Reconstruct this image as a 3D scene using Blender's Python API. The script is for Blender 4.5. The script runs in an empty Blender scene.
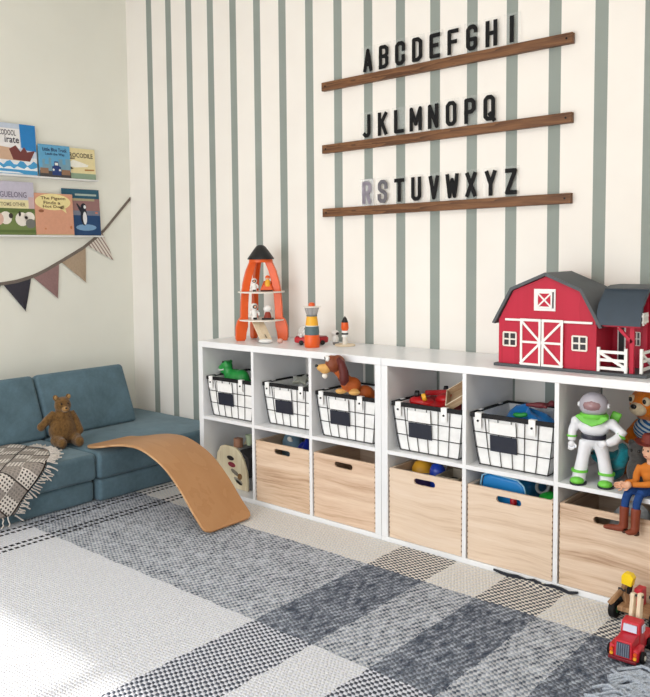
import bpy, bmesh, math, random
from mathutils import Vector, Matrix, Euler
random.seed(7)
SC = bpy.context.scene
COL = SC.collection
PI = math.pi

# ------------------------------------------------------------------ materials
def lin(c):
    return tuple(((v/255)/12.92 if v/255 <= .04045 else ((v/255+.055)/1.055)**2.4) for v in c) + (1.0,)

class N:
    """tiny node-expression helper"""
    def __init__(s, m): s.m = m; s.nt = m.node_tree; s.nodes = s.nt.nodes; s.links = s.nt.links
    def new(s, t, **k):
        n = s.nodes.new(t)
        for a, b in k.items(): setattr(n, a, b)
        return n
    def put(s, sock, v):
        if hasattr(v, 'node'): s.links.new(v, sock)
        else: sock.default_value = v
    def math(s, op, a, b=0.0, clamp=False):
        n = s.new('ShaderNodeMath', operation=op, use_clamp=clamp); s.put(n.inputs[0], a); s.put(n.inputs[1], b); return n.outputs[0]
    def mix(s, f, a, b):
        n = s.new('ShaderNodeMix', data_type='RGBA'); s.put(n.inputs[0], f); s.put(n.inputs[6], a); s.put(n.inputs[7], b); return n.outputs[2]
    def coord(s, which='Object'): return s.new('ShaderNodeTexCoord').outputs[which]
    def sep(s, v):
        n = s.new('ShaderNodeSeparateXYZ'); s.links.new(v, n.inputs[0]); return n.outputs
    def noise(s, v, scale, detail=3, rough=.5):
        n = s.new('ShaderNodeTexNoise'); s.links.new(v, n.inputs['Vector']); n.inputs['Scale'].default_value = scale
        n.inputs['Detail'].default_value = detail; n.inputs['Roughness'].default_value = rough; return n.outputs[0]
    def mapping(s, v, scale=(1,1,1), rot=(0,0,0), loc=(0,0,0)):
        n = s.new('ShaderNodeMapping'); s.links.new(v, n.inputs[0]); n.inputs['Scale'].default_value = scale
        n.inputs['Rotation'].default_value = rot; n.inputs['Location'].default_value = loc; return n.outputs[0]
    def ramp(s, f, stops):
        n = s.new('ShaderNodeValToRGB'); s.links.new(f, n.inputs[0]); e = n.color_ramp.elements
        while len(e) < len(stops): e.new(.5)
        for k, (p, c) in enumerate(stops): e[k].position = p; e[k].color = c
        return n.outputs[0]
    def bump(s, h, strength=.3, dist=.002):
        n = s.new('ShaderNodeBump'); s.put(n.inputs['Height'], h); n.inputs['Strength'].default_value = strength
        n.inputs['Distance'].default_value = dist; s.links.new(n.outputs[0], s.bsdf.inputs['Normal'])
    def inside(s, v, a, b):
        return s.math('MULTIPLY', s.math('GREATER_THAN', v, a), s.math('LESS_THAN', v, b))

def base(name, rough=.5, metal=0.0, spec=.4):
    m = bpy.data.materials.new(name); m.use_nodes = True
    n = N(m); n.bsdf = m.node_tree.nodes['Principled BSDF']
    n.bsdf.inputs['Roughness'].default_value = rough; n.bsdf.inputs['Metallic'].default_value = metal
    n.bsdf.inputs['Specular IOR Level'].default_value = spec
    return m, n
MATS = {}
def plain(name, c, rough=.5, metal=0.0, spec=.4, vary=.05, nscale=30, bump=0.0):
    """a painted / plastic surface with slight procedural mottling"""
    if name in MATS: return MATS[name]
    m, n = base(name, rough, metal, spec)
    f = n.noise(n.coord(), nscale, 3)
    lo = tuple(max(0, v*(1-vary)) for v in lin(c)[:3])+(1,); hi = tuple(min(1, v*(1+vary)) for v in lin(c)[:3])+(1,)
    n.links.new(n.ramp(f, [(.3, lo), (.7, hi)]), n.bsdf.inputs['Base Color'])
    if bump: n.bump(f, bump, .002)
    MATS[name] = m; return m
def fuzzy(name, c, scale=160, vary=.22, bump=.6):
    if name in MATS: return MATS[name]
    m, n = base(name, .95, 0, .1)
    f = n.noise(n.coord(), scale, 4, .7)
    n.links.new(n.ramp(f, [(.3, tuple(v*(1-vary) for v in lin(c)[:3])+(1,)), (.7, tuple(min(1, v*(1+vary)) for v in lin(c)[:3])+(1,))]), n.bsdf.inputs['Base Color'])
    n.bsdf.inputs['Sheen Weight'].default_value = .3
    n.bump(f, bump, .004)
    MATS[name] = m; return m
def wood(name, c1, c2, axis='x', scale=1.0, rough=.5, c3=None, seed=0.0):
    if name in MATS: return MATS[name]
    m, n = base(name, rough, 0, .3)
    sc = {'x': (1.2, 14, 14), 'y': (14, 1.2, 14), 'z': (14, 14, 1.2)}[axis]
    v = n.mapping(n.coord(), tuple(k*scale for k in sc), (0,0,0), (seed, seed*1.7, seed*.6))
    warp = n.noise(v, 1.0, 4, .6)
    w = n.math('FRACT', n.math('MULTIPLY', warp, 6.0))
    fine = n.noise(n.mapping(v, (1,6,6) if axis=='x' else ((6,1,6) if axis=='y' else (6,6,1))), 3.0, 5, .7)
    f = n.math('ADD', n.math('MULTIPLY', w, .55), n.math('MULTIPLY', fine, .55))
    stops = [(.2, lin(c2)), (.75, lin(c1))]
    if c3: stops = [(.15, lin(c3)), (.4, lin(c2)), (.75, lin(c1))]
    n.links.new(n.ramp(f, stops), n.bsdf.inputs['Base Color'])
    n.bump(f, .08, .001)
    MATS[name] = m; return m
def clear(name, tint=(255,255,255), haze=.15, rough=.05):
    """thin clear plastic: mostly see-through with a little white haze and gloss"""
    if name in MATS: return MATS[name]
    m = bpy.data.materials.new(name); m.use_nodes = True; nt = m.node_tree; nt.nodes.clear()
    out = nt.nodes.new('ShaderNodeOutputMaterial'); tr = nt.nodes.new('ShaderNodeBsdfTransparent')
    pr = nt.nodes.new('ShaderNodeBsdfPrincipled'); mx = nt.nodes.new('ShaderNodeMixShader')
    pr.inputs['Base Color'].default_value = lin(tint); pr.inputs['Roughness'].default_value = rough
    tr.inputs['Color'].default_value = tuple(.5+.5*v for v in lin(tint)[:3])+(1,)
    mx.inputs[0].default_value = haze
    nt.links.new(tr.outputs[0], mx.inputs[1]); nt.links.new(pr.outputs[0], mx.inputs[2]); nt.links.new(mx.outputs[0], out.inputs[0])
    MATS[name] = m; return m

# ------------------------------------------------------------------ mesh builder
class G:
    def __init__(s): s.bm = bmesh.new(); s.M = Matrix.Identity(4)
    def v(s, p): return s.bm.verts.new(s.M @ Vector(p))
    def face(s, vs):
        try: return s.bm.faces.new(vs)
        except ValueError: return None
    def box(s, x0, x1, y0, y1, z0, z1):
        a = [s.v(p) for p in ((x0,y0,z0),(x1,y0,z0),(x1,y1,z0),(x0,y1,z0),(x0,y0,z1),(x1,y0,z1),(x1,y1,z1),(x0,y1,z1))]
        for f in ((3,2,1,0),(4,5,6,7),(0,1,5,4),(1,2,6,5),(2,3,7,6),(3,0,4,7)): s.face([a[i] for i in f])
        return s
    def hexa(s, bot, top):
        """eight-corner solid from 4 bottom and 4 top points (same winding, ccw from above)"""
        b = [s.v(p) for p in bot]; t = [s.v(p) for p in top]
        s.face(b[::-1]); s.face(t)
        for i in range(len(b)): j = (i+1) % len(b); s.face([b[i], b[j], t[j], t[i]])
        return s
    def rbox(s, c, size, rot=(0,0,0)):
        old = s.M; s.M = old @ Matrix.Translation(c) @ Euler(rot).to_matrix().to_4x4()
        x, y, z = (k/2 for k in size); s.box(-x, x, -y, y, -z, z); s.M = old; return s
    def bar(s, p0, p1, w, h, up=(0,0,1)):
        p0, p1 = Vector(p0), Vector(p1); d = (p1-p0).normalized(); u = Vector(up); sd = d.cross(u)
        if sd.length < 1e-4: sd = d.cross(Vector((1,0,0)))
        sd.normalize(); u = sd.cross(d).normalized(); q = []
        for p in (p0, p1): q.append([p+sd*a*w/2+u*b*h/2 for a, b in ((-1,-1),(1,-1),(1,1),(-1,1))])
        return s.hexa(q[0], q[1])
    def ring(s, c, d, r, seg, ref=None):
        d = Vector(d).normalized(); r_ = Vector(ref) if ref else Vector((0,0,1))
        if abs(d.dot(r_)) > .95: r_ = Vector((1,0,0))
        a = d.cross(r_).normalized(); b = a.cross(d)*-1
        b = d.cross(a)
        return [s.v(Vector(c)+a*math.cos(2*PI*k/seg)*r+b*math.sin(2*PI*k/seg)*r) for k in range(seg)]
    def loft(s, rings, cap=True, closed=False):
        n = len(rings[0]); m = len(rings)
        for i in range(m if closed else m-1):
            A = rings[i]; B = rings[(i+1) % m]
            for k in range(n): j = (k+1) % n; s.face([A[k], A[j], B[j], B[k]])
        if cap and not closed: s.face(rings[0][::-1]); s.face(rings[-1])
        return s
    def cyl(s, p0, p1, r0, r1=None, seg=16):
        r1 = r0 if r1 is None else r1; d = Vector(p1)-Vector(p0)
        return s.loft([s.ring(p0, d, r0, seg), s.ring(p1, d, r1, seg)])
    def tube(s, pts, r, seg=8, closed=False):
        pts = [Vector(p) for p in pts]; n = len(pts); rings = []; ref = None
        for i, p in enumerate(pts):
            if closed: d = pts[(i+1) % n]-pts[i-1]
            else: d = pts[min(i+1, n-1)]-pts[max(i-1, 0)]
            d.normalize()
            if ref is None: ref = Vector((0,0,1)) if abs(d.z) < .9 else Vector((1,0,0))
            a = (ref-d*ref.dot(d)).normalized(); ref = a; b = d.cross(a)
            rr = r[i] if isinstance(r, (list, tuple)) else r
            rings.append([s.v(p+a*math.cos(2*PI*k/seg)*rr+b*math.sin(2*PI*k/seg)*rr) for k in range(seg)])
        return s.loft(rings, True, closed)
    def lathe(s, prof, c=(0,0,0), seg=24):
        rings = []
        for r, z in prof:
            rings.append([s.v((c[0]+max(r,1e-4)*math.cos(2*PI*k/seg), c[1]+max(r,1e-4)*math.sin(2*PI*k/seg), c[2]+z)) for k in range(seg)])
        return s.loft(rings)
    def ell(s, c, r, rot=(0,0,0), seg=16):
        if not isinstance(r, (tuple, list)): r = (r, r, r)
        old = s.M; s.M = old @ Matrix.Translation(c) @ Euler(rot).to_matrix().to_4x4() @ Matrix.Diagonal((*r, 1))
        h = seg//2
        rings = [[s.v((math.sin(PI*i/h)*math.cos(2*PI*k/seg), math.sin(PI*i/h)*math.sin(2*PI*k/seg), -math.cos(PI*i/h))) for k in range(seg)] for i in range(1, h)]
        b = s.v((0,0,-1)); t = s.v((0,0,1)); s.loft(rings, False)
        for k in range(seg): j = (k+1) % seg; s.face([b, rings[0][j], rings[0][k]]); s.face([t, rings[-1][k], rings[-1][j]])
        s.M = old; return s
    def prism(s, poly, axis, lo, hi):
        f = {'x': lambda a, b, c: (c, a, b), 'y': lambda a, b, c: (a, c, b), 'z': lambda a, b, c: (a, b, c)}[axis]
        A = [s.v(f(a, b, lo)) for a, b in poly]; B = [s.v(f(a, b, hi)) for a, b in poly]
        s.face(A[::-1]); s.face(B)
        for i in range(len(A)): j = (i+1) % len(A); s.face([A[i], A[j], B[j], B[i]])
        return s
    def holed(s, outer, holes, axis, lo, hi):
        """extruded plate with holes"""
        f = {'x': lambda a, b, c: (c, a, b), 'y': lambda a, b, c: (a, c, b), 'z': lambda a, b, c: (a, b, c)}[axis]
        loops = [outer]+holes; es = []; V = []
        for L in loops:
            vs = [s.v(f(a, b, lo)) for a, b in L]; V.append(vs)
            for i in range(len(vs)): es.append(s.bm.edges.new((vs[i], vs[(i+1) % len(vs)])))
        r = bmesh.ops.triangle_fill(s.bm, edges=es, use_beauty=True, use_dissolve=False)
        fs = [g for g in r['geom'] if isinstance(g, bmesh.types.BMFace)]
        W = [[s.v(f(a, b, hi)) for a, b in L] for L in loops]
        mp = {}
        for A, B in zip(V, W):
            for a, b in zip(A, B): mp[a] = b
            for i in range(len(A)): j = (i+1) % len(A); s.face([A[i], A[j], B[j], B[i]])
        for q in fs: s.face([mp[v] for v in q.verts][::-1])
        return s

def obj(name, g, m, parent=None, bevel=0.0, remesh=0.0, sub=0, loc=None, angle=40, seg=2):
    bmesh.ops.recalc_face_normals(g.bm, faces=g.bm.faces[:])
    me = bpy.data.meshes.new(name); g.bm.to_mesh(me); g.bm.free()
    me.materials.append(m)
    me.polygons.foreach_set('use_smooth', [True]*len(me.polygons))
    if not remesh: me.set_sharp_from_angle(angle=math.radians(angle))
    o = bpy.data.objects.new(name, me); COL.objects.link(o)
    if parent: o.parent = parent
    if loc: o.location = loc
    if remesh:
        r = o.modifiers.new('fuse', 'REMESH'); r.mode = 'VOXEL'; r.voxel_size = remesh; r.use_smooth_shade = True
        k = o.modifiers.new('soften', 'SMOOTH'); k.factor = .5; k.iterations = 6
    if sub: k = o.modifiers.new('sub', 'SUBSURF'); k.levels = sub; k.render_levels = sub
    if bevel:
        b = o.modifiers.new('bevel', 'BEVEL'); b.width = bevel; b.segments = seg; b.limit_method = 'ANGLE'; b.angle_limit = math.radians(50)
    return o
def tag(o, label, cat, group=None):
    o['label'] = label; o['category'] = cat
    if group: o['group'] = group
    return o
def thing(name, label, cat, loc=(0,0,0), rotz=0, group=None):
    o = bpy.data.objects.new(name, None); COL.objects.link(o); o.location = loc; o.rotation_euler = (0,0,rotz); o.empty_display_size = .02
    return tag(o, label, cat, group)
def struct(name, g, m, bevel=0):
    o = obj(name, g, m, None, bevel); o['kind'] = 'structure'; return o
def dup(root, loc, label, rotz=None):
    r = root.copy(); COL.objects.link(r); r.location = loc; r['label'] = label
    if rotz is not None: r.rotation_euler = (0,0,rotz)
    for ch in list(root.children):
        c = ch.copy(); COL.objects.link(c); c.parent = r
        for gch in list(ch.children):
            d = gch.copy(); COL.objects.link(d); d.parent = c
    return r
def text_g(txt, height, width=None, depth=.0006, bold=0.0, fit=True):
    """built-in font text as mesh; lies in local XY, lower-left at origin"""
    cu = bpy.data.curves.new('txt', 'FONT'); cu.body = txt; cu.size = 1.0; cu.offset = bold; cu.resolution_u = 2
    o = bpy.data.objects.new('txt', cu); COL.objects.link(o)
    dg = bpy.context.evaluated_depsgraph_get(); me = bpy.data.meshes.new_from_object(o.evaluated_get(dg))
    bpy.data.objects.remove(o); bpy.data.curves.remove(cu)
    xs = [v.co.x for v in me.vertices]; ys = [v.co.y for v in me.vertices]
    x0, x1, y0, y1 = min(xs), max(xs), min(ys), max(ys)
    sy = height/(y1-y0); sx = width/(x1-x0) if width else sy
    g = G(); vs = [g.bm.verts.new(((v.co.x-x0)*sx, (v.co.y-y0)*sy, 0)) for v in me.vertices]
    for p in me.polygons: g.face([vs[i] for i in p.vertices])
    bpy.data.meshes.remove(me)
    return g

# ------------------------------------------------------------------ room
T, DV, CW, DEP, H = .0306, .0161, .335, .3887, .7686       # cube shelf: frame, divider, cubby, depth, height
XC = -1.0173                                               # left wall
W = 2*T+2*DV+3*CW
CEIL = 2.85; XR = 3.75; YF = -4.35

def wall_mat():
    m, n = base('striped_wall_paint', .75, 0, .2)
    p = n.sep(n.coord())
    S0, dS = -.7995, .1742
    u = n.math('FRACT', n.math('ADD', n.math('DIVIDE', n.math('SUBTRACT', p[0], S0), dS), 20.5))
    stripe = n.math('LESS_THAN', n.math('ABSOLUTE', n.math('SUBTRACT', u, .5)), .137)
    stripe = n.math('MULTIPLY', stripe, n.math('GREATER_THAN', p[0], S0-.1))
    f = n.noise(n.coord(), 5, 4)
    paint = n.ramp(f, [(.3, lin((240,235,228))), (.7, lin((243,239,232)))])
    sage = n.ramp(f, [(.3, lin((143,151,145))), (.7, lin((150,158,152)))])
    n.links.new(n.mix(stripe, paint, sage), n.bsdf.inputs['Base Color'])
    n.bump(n.noise(n.coord(), 140, 3), .05, .001)
    return m
m_plaster = plain('white_wall_paint', (236,236,226), .8, 0, .2, .015, 4, .03)
m_ceil = plain('ceiling_paint', (240,239,235), .85, 0, .2, .01, 4)
m_floor = wood('floor_boards', (176,140,104), (140,105,74), 'x', .5, .45)
m_trim = plain('white_trim_paint', (240,240,238), .4, 0, .4, .01)

struct('floor', G().box(XC-.1, XR+.1, YF-.1, .1, -.1, 0), m_floor)
struct('wall_back', G().box(XC-.1, XR+.1, 0, .1, 0, CEIL), wall_mat())
struct('wall_left', G().box(XC-.1, XC, YF, 0, 0, CEIL), m_plaster)
struct('ceiling', G().box(XC-.1, XR+.1, YF-.1, .1, CEIL, CEIL+.1), m_ceil)
# right wall with a window, front wall with a wide glazed opening (both outside the photograph)
struct('wall_right', G().box(XR, XR+.1, YF, 0, 0, CEIL), m_plaster)
WX0, WX1, WZ1 = -.55, 2.75, 2.2
struct('wall_front', G().holed([(XC-.1,0),(WX0,0),(WX0,WZ1),(WX1,WZ1),(WX1,0),(XR+.1,0),(XR+.1,CEIL),(XC-.1,CEIL)], [], 'y', YF-.1, YF), m_plaster)
g = G()
for x in (WX0+.03, (WX0+WX1)/2, WX1-.03): g.box(x-.03, x+.03, YF-.07, YF-.02, .02, WZ1-.05)
g.box(WX0, WX1, YF-.075, YF-.015, WZ1-.05, WZ1); g.box(WX0, WX1, YF-.075, YF-.015, 0, .02)
struct('window_1', g, m_trim)

# ------------------------------------------------------------------ rug
def rug_mat():
    m, n = base('woven_plaid_wool', .95, 0, .1)
    co = n.coord(); p = n.sep(co)
    wob = n.math('MULTIPLY', n.math('SUBTRACT', n.noise(co, 14, 2), .5), .022)
    x = n.math('ADD', p[0], wob); y = n.math('ADD', p[1], wob)
    # dark warp bands running towards the wall
    dark = n.inside(x, 1.205, 1.45)
    for a, b in ((1.655, 1.872), (2.05, 2.32)): dark = n.math('MAXIMUM', dark, n.inside(x, a, b))
    dash = n.math('LESS_THAN', n.math('FRACT', n.math('DIVIDE', p[1], .028)), .68)
    lines = n.inside(p[0], -.012, .008)
    for a, b in ((.028, .046), (-.19, -.172), (-.15, -.132)): lines = n.math('MAXIMUM', lines, n.inside(p[0], a, b))
    lines = n.math('MULTIPLY', lines, dash)
    grey = n.inside(y, -1.268, -.64); white = n.math('LESS_THAN', y, -1.268)
    fiber = n.noise(co, 95, 3, .7); yarn = n.noise(n.mapping(co, (1.0, .35, 1)), 70, 2)
    warp = n.mix(dark, n.ramp(fiber, [(.3, lin((206,208,212))), (.7, lin((232,233,236)))]), n.ramp(fiber, [(.3, lin((44,48,58))), (.75, lin((100,106,120)))]))
    cream = n.ramp(fiber, [(.3, lin((224,219,210))), (.7, lin((241,238,231)))])
    blot = n.noise(co, 11, 4, .65)
    yy = n.math('ADD', n.math('MULTIPLY', yarn, .7), n.math('MULTIPLY', blot, .3))
    slate = n.ramp(yy, [(.38, lin((66,76,92))), (.62, lin((176,184,197)))])
    flat = n.ramp(yy, [(.38, lin((112,120,134))), (.62, lin((206,210,218)))])
    pale = n.ramp(fiber, [(.3, lin((204,207,218))), (.7, lin((227,229,238)))])
    weft = n.mix(white, n.mix(grey, cream, slate), pale)
    k = PI/.0125
    dn = n.math('MULTIPLY', n.math('SUBTRACT', n.noise(co, 38, 2), .5), .010)
    p = [n.math('ADD', p[0], dn), n.math('ADD', p[1], dn), p[2]]
    w = n.math('MULTIPLY', n.math('SINE', n.math('MULTIPLY', n.math('ADD', p[0], n.math('MULTIPLY', p[1], .55)), k)),
               n.math('SINE', n.math('MULTIPLY', n.math('SUBTRACT', p[1], n.math('MULTIPLY', p[0], .12)), k)))
    sel = n.math('ADD', n.math('MULTIPLY', w, 1.9), .5, True)
    warp = n.mix(n.math('MULTIPLY', grey, n.math('SUBTRACT', .5, n.math('MULTIPLY', dark, .34))), warp, flat)
    c = n.mix(sel, warp, weft)
    c = n.mix(lines, c, lin((48,48,52)))
    n.links.new(c, n.bsdf.inputs['Base Color'])
    n.bump(n.math('ADD', n.math('MULTIPLY', n.math('ABSOLUTE', w), 1.0), n.math('MULTIPLY', fiber, .6)), .55, .006)
    return m
RX0, RX1, RY0, RY1, RZ = -.6, 2.36, -2.75, -.392, .012
g = G(); nx, ny = 60, 48
def rz(x, y):
    e = max(0, 1-abs(x-1.77)/.12)*max(0, 1-(RY1-y)/.05)*.012     # lifted hem by the dark band
    return RZ + e
top = [[g.v((RX0+(RX1-RX0)*i/nx, RY0+(RY1-RY0)*j/ny, rz(RX0+(RX1-RX0)*i/nx, RY0+(RY1-RY0)*j/ny))) for j in range(ny+1)] for i in range(nx+1)]
for i in range(nx):
    for j in range(ny): g.face([top[i][j], top[i+1][j], top[i+1][j+1], top[i][j+1]])
g2 = G(); g2.box(RX0, RX1, RY0, RY1, .0005, RZ-.004)
# side skirt
ed = [top[i][0] for i in range(nx+1)]+[top[nx][j] for j in range(1, ny+1)]+[top[i][ny] for i in range(nx-1, -1, -1)]+[top[0][j] for j in range(ny-1, 0, -1)]
lo = [g.bm.verts.new((v.co.x, v.co.y, .0005)) for v in ed]
for k in range(len(ed)): j = (k+1) % len(ed); g.face([ed[k], ed[j], lo[j], lo[k]])
g2.bm.free()
rug = obj('plaid_rug', g, rug_mat())
tag(rug, 'large woven plaid rug in cream, grey and black covering the floor', 'rug')
m_yarn = fuzzy('grey_yarn', (172,180,192), 220, .45)
m_darkyarn = fuzzy('black_yarn', (42,44,52), 220, .3)
g = G()
for k in range(40):
    a = Vector((2.33+random.uniform(-.02,.03), -.785-.0050*k, .016))
    d = Vector((-.10-random.uniform(0,.055), -.045+random.uniform(-.05,.05), 0)); pts = []
    ph = random.uniform(0, 6)
    for i in range(9):
        s = i/8; pts.append(a+d*s+Vector((0, .017*math.sin(ph+s*8), .008+.012*math.sin(s*PI)*random.uniform(.6,1.5))))
    g.tube(pts, .0042, 6)
obj('fringe', g, m_yarn, rug)['label'] = 'grey yarn tassels'
g = G()
pts = [(1.60+.031*k, RY1-.006+.004*math.sin(k*1.9), .019+.005*math.sin(k*2.6+1)) for k in range(11)]
g.tube(pts, [.004]+[.0065]*9+[.004], 8)
obj('hem', g, m_darkyarn, rug)['label'] = 'dark rolled hem'

# ------------------------------------------------------------------ cube shelves
m_shelf = plain('white_laminate', (236,237,239), .32, 0, .45, .012, 12)
def cube_shelf(label, x0):
    t = thing('cube_shelf', label, 'shelf', (x0, -.003, 0), 0, 'white cube shelf units along the striped wall')
    yb, yf = 0.0, -DEP+.003
    bv = .0018
    obj('top_panel', G().box(0, W, yf, yb, H-T, H), m_shelf, t, bv)
    obj('bottom_panel', G().box(0, W, yf, yb, 0, T), m_shelf, t, bv)
    for x in (0, W-T): obj('side_panel', G().box(x, x+T, yf, yb, T, H-T), m_shelf, t, bv)
    for i in (1, 2):
        x = T+i*CW+(i-1)*DV; obj('divider', G().box(x, x+DV, yf, yb, T, H-T), m_shelf, t, .001)
    for i in range(3):
        x = T+i*(CW+DV); obj('middle_shelf', G().box(x, x+CW, yf, yb, H/2-DV/2, H/2+DV/2), m_shelf, t, .001)
    return t
U2 = W+.0012
cube_shelf('left white six-cube shelf, nearest the couch, under the toy rocket', 0)
cube_shelf('right white six-cube shelf under the red toy barn', U2)
ZS = H/2+DV/2+.0004
ccx = [T+CW/2+i*(CW+DV) for i in range(3)]; ccx += [U2+c for c in ccx]

# ------------------------------------------------------------------ wire baskets
m_liner = plain('white_cotton_liner', (244,244,243), .85, 0, .2, .05, 40, .25)
m_wire = plain('black_wire', (22,22,25), .45, 0, .5, .05)
m_plate = plain('chalkboard_plate', (32,36,50), .5, 0, .4, .06)
m_snap = plain('dark_snap', (30,30,32), .3, .6, .5, .02)
m_rimtape = plain('black_band', (20,20,23), .6, 0, .3, .05)
BT, BB, BH, BDT, BDB = .157, .131, .188, .150, .134     # half widths top / bottom, height, half depths
def basket(label, x, yfront, plate=(32,36,50)):
    t = thing('wire_basket', label, 'basket', (x, yfront+BDT+.006, ZS), 0, 'lined wire baskets on the shelf')
    def P(a, b, s, out=0.0):                              # a,b in -1..1 around, s height 0..1
        k = s**.75
        hx = BB+(BT-BB)*k+out; hy = BDB+(BDT-BDB)*k+out
        return (a*hx, b*hy, .004+s*BH)
    # liner: walls with thickness, open top
    g = G(); n = 6
    cs = ((-1,-1),(1,-1),(1,1),(-1,1))
    def loop(s, out, z=None): return [g.v(P(a, b, s, out)) for a, b in cs]
    outer = [loop(i/n, -.004) for i in range(n+1)]; inner = [loop(i/n, -.010) for i in range(n, -1, -1)]
    for v in inner[-1]: v.co.z += .004
    g.loft(outer+inner)
    obj('liner', g, m_liner, t, .0, angle=30)
    g = G()
    fr = (-1,-.66,-.33,0,.33,.66,1)
    for a in fr:
        for b in (-1, 1): g.tube([P(a, b, i/6) for i in range(7)], .0016, 6)
    for b in fr[1:-1]:
        for a in (-1, 1): g.tube([P(a, b, i/6) for i in range(7)], .0016, 6)
    for s in (0.0, .34, .66):
        g.tube([P(a, b, s) for a, b in cs], .0018, 6, True)
    for a in fr: g.tube([P(a, -1, 0), P(a, 1, 0)], .0016, 6)
    obj('wire_frame', g, m_wire, t)
    g = G()                                              # black rim band, sits over the top edge
    for a0, a1 in zip(cs, cs[1:]+cs[:1]):
        p, q = Vector(P(*a0, 1)), Vector(P(*a1, 1)); g.bar(p+(p-q).normalized()*.003, q+(q-p).normalized()*.003, .008, .018)
    obj('rim', g, m_rimtape, t, .002)
    for a in (-.80, .52):                                # white snap tabs folded over the front rim
        g = G(); w = .0125; top = P(0, -1, 1)
        x = a*BT; y = top[1]-.006; z = top[2]
        g.hexa([(x-w, y-.0015, z-.048), (x+w, y-.0015, z-.048), (x+w, y+.001, z-.048), (x-w, y+.001, z-.048)],
               [(x-w, y-.003, z+.0085), (x+w, y-.003, z+.0085), (x+w, y+.001, z+.0085), (x-w, y+.001, z+.0085)])
        g.box(x-w, x+w, y-.003, y+.018, z+.0075, z+.0098)
        tb = obj('snap_tab', g, m_liner, t, .0006)
        obj('snap', G().cyl((x, y-.0015, z-.020), (x, y-.0058, z-.020), .0045, .004, 12), m_snap, tb)
    for a, b in ((1, -.55), (1, .5), (-1, -.55), (-1, .5)):
        g = G(); w = .012; top = P(a, 0, 1); x = top[0]+a*.005; y = b*BDT; z = top[2]
        xa, xb = sorted((x-a*.002, x+a*.0015))
        g.box(xa, xb, y-w, y+w, z-.046, z+.0098); xa, xb = sorted((x+a*.0015, x-a*.015)); g.box(xa, xb, y-w, y+w, z+.0075, z+.0098)
        obj('snap_tab', g, m_liner, t, .0006)
    f0 = P(0, -1, .62)[1]-.004; f1 = P(0, -1, .95)[1]-.004
    x0, x1 = -.085, .020; z0, z1 = .004+.655*BH, .004+.94*BH    # wire card holder below the rim
    g = G(); g.tube([(x0, f1, z1), (x0, f0, z0), (x1, f0, z0), (x1, f1, z1)], .0018, 6)
    ch = obj('card_holder', g, m_wire, t)
    g = G(); g.hexa([(x0, f0, z0), (x1, f0, z0), (x1, f0+.0015, z0), (x0, f0+.0015, z0)], [(x0, f1, z1-.008), (x1, f1, z1-.008), (x1, f1+.0015, z1-.008), (x0, f1+.0015, z1-.008)])
    obj('card', g, m_liner, ch)
    a0, a1 = P(0, -1, .30)[1]-.004, P(0, -1, .63)[1]-.004
    xa, xb = -.083, .022; za, zb = .004+.31*BH, .004+.635*BH
    g = G(); g.hexa([(xa, a0, za), (xb, a0, za), (xb, a0+.002, za), (xa, a0+.002, za)], [(xa, a1, zb), (xb, a1, zb), (xb, a1+.002, zb), (xa, a1+.002, zb)])
    obj('label_plate', g, m_plate, t, .0005)['label'] = 'dark chalk label plate'
    return t
b1 = basket('black wire basket with white liner holding the green toy dinosaur', ccx[0], -.372)
YB = {0: -.374, 1: -.340, 2: -.374, 3: -.374, 4: -.374}
def bk(i, label): return dup(b1, (ccx[i], YB[i]+BDT+.006, ZS), label)
b1.location.y = YB[0]+BDT+.006
bk(1, 'black wire basket with white liner pushed back, holding a grey toy')
bk(2, 'black wire basket with white liner holding the brown toy dog')
bk(3, 'black wire basket with white liner holding a red toy and a wooden tray')
bk(4, 'black wire basket with white liner filled with a bright blue cloth')

# ------------------------------------------------------------------ wooden boxes
BW, BHH, BDEP = .163, .289, .345
def pill(cx, cz, hw, hh, n=8):
    p = []
    for k in range(n+1): a = -PI/2+PI*k/n; p.append((cx+hw-hh+hh*math.cos(a), cz+hh*math.sin(a)))
    for k in range(n+1): a = PI/2+PI*k/n; p.append((cx-hw+hh+hh*math.cos(a), cz+hh*math.sin(a)))
    return p
def pine(name, c1, c2, c3, seed):
    m, n = base(name, .55, 0, .3); co = n.mapping(n.coord(), (1,1,1), (0,0,0), (seed, 0, seed*.37))
    p = n.sep(co)
    bend = n.noise(n.mapping(co, (3.0, 1, 4.0)), 1.0, 2)
    zz = n.math('ADD', n.math('MULTIPLY', p[2], 26.0), n.math('MULTIPLY', bend, 1.6))
    cmb = n.new('ShaderNodeCombineXYZ'); n.put(cmb.inputs[0], n.math('MULTIPLY', p[0], 1.2)); n.put(cmb.inputs[2], zz)
    a = n.noise(cmb.outputs[0], 1.0, 5, .6); b = n.noise(cmb.outputs[0], 5.0, 4, .7)
    f = n.math('ADD', n.math('MULTIPLY', a, .65), n.math('MULTIPLY', b, .35))
    n.links.new(n.ramp(f, [(.34, lin(c3)), (.47, lin(c2)), (.62, lin(c1))]), n.bsdf.inputs['Base Color'])
    n.bump(f, .05, .001); return m
m_bin = [pine('pale_pine_%d' % k, a, b, c, sd) for k, (a, b, c, sd) in enumerate([((230,206,182),(212,182,154),(172,136,108),0.3),((232,208,184),(216,186,160),(184,148,120),2.3),((234,214,194),(226,202,178),(206,176,148),4.4),((234,214,194),(224,200,176),(200,170,144),7.7),((230,208,186),(212,184,158),(168,134,108),9.1)])]
m_dark = plain('dark_joint', (150,116,88), .8, 0, .2)
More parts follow.
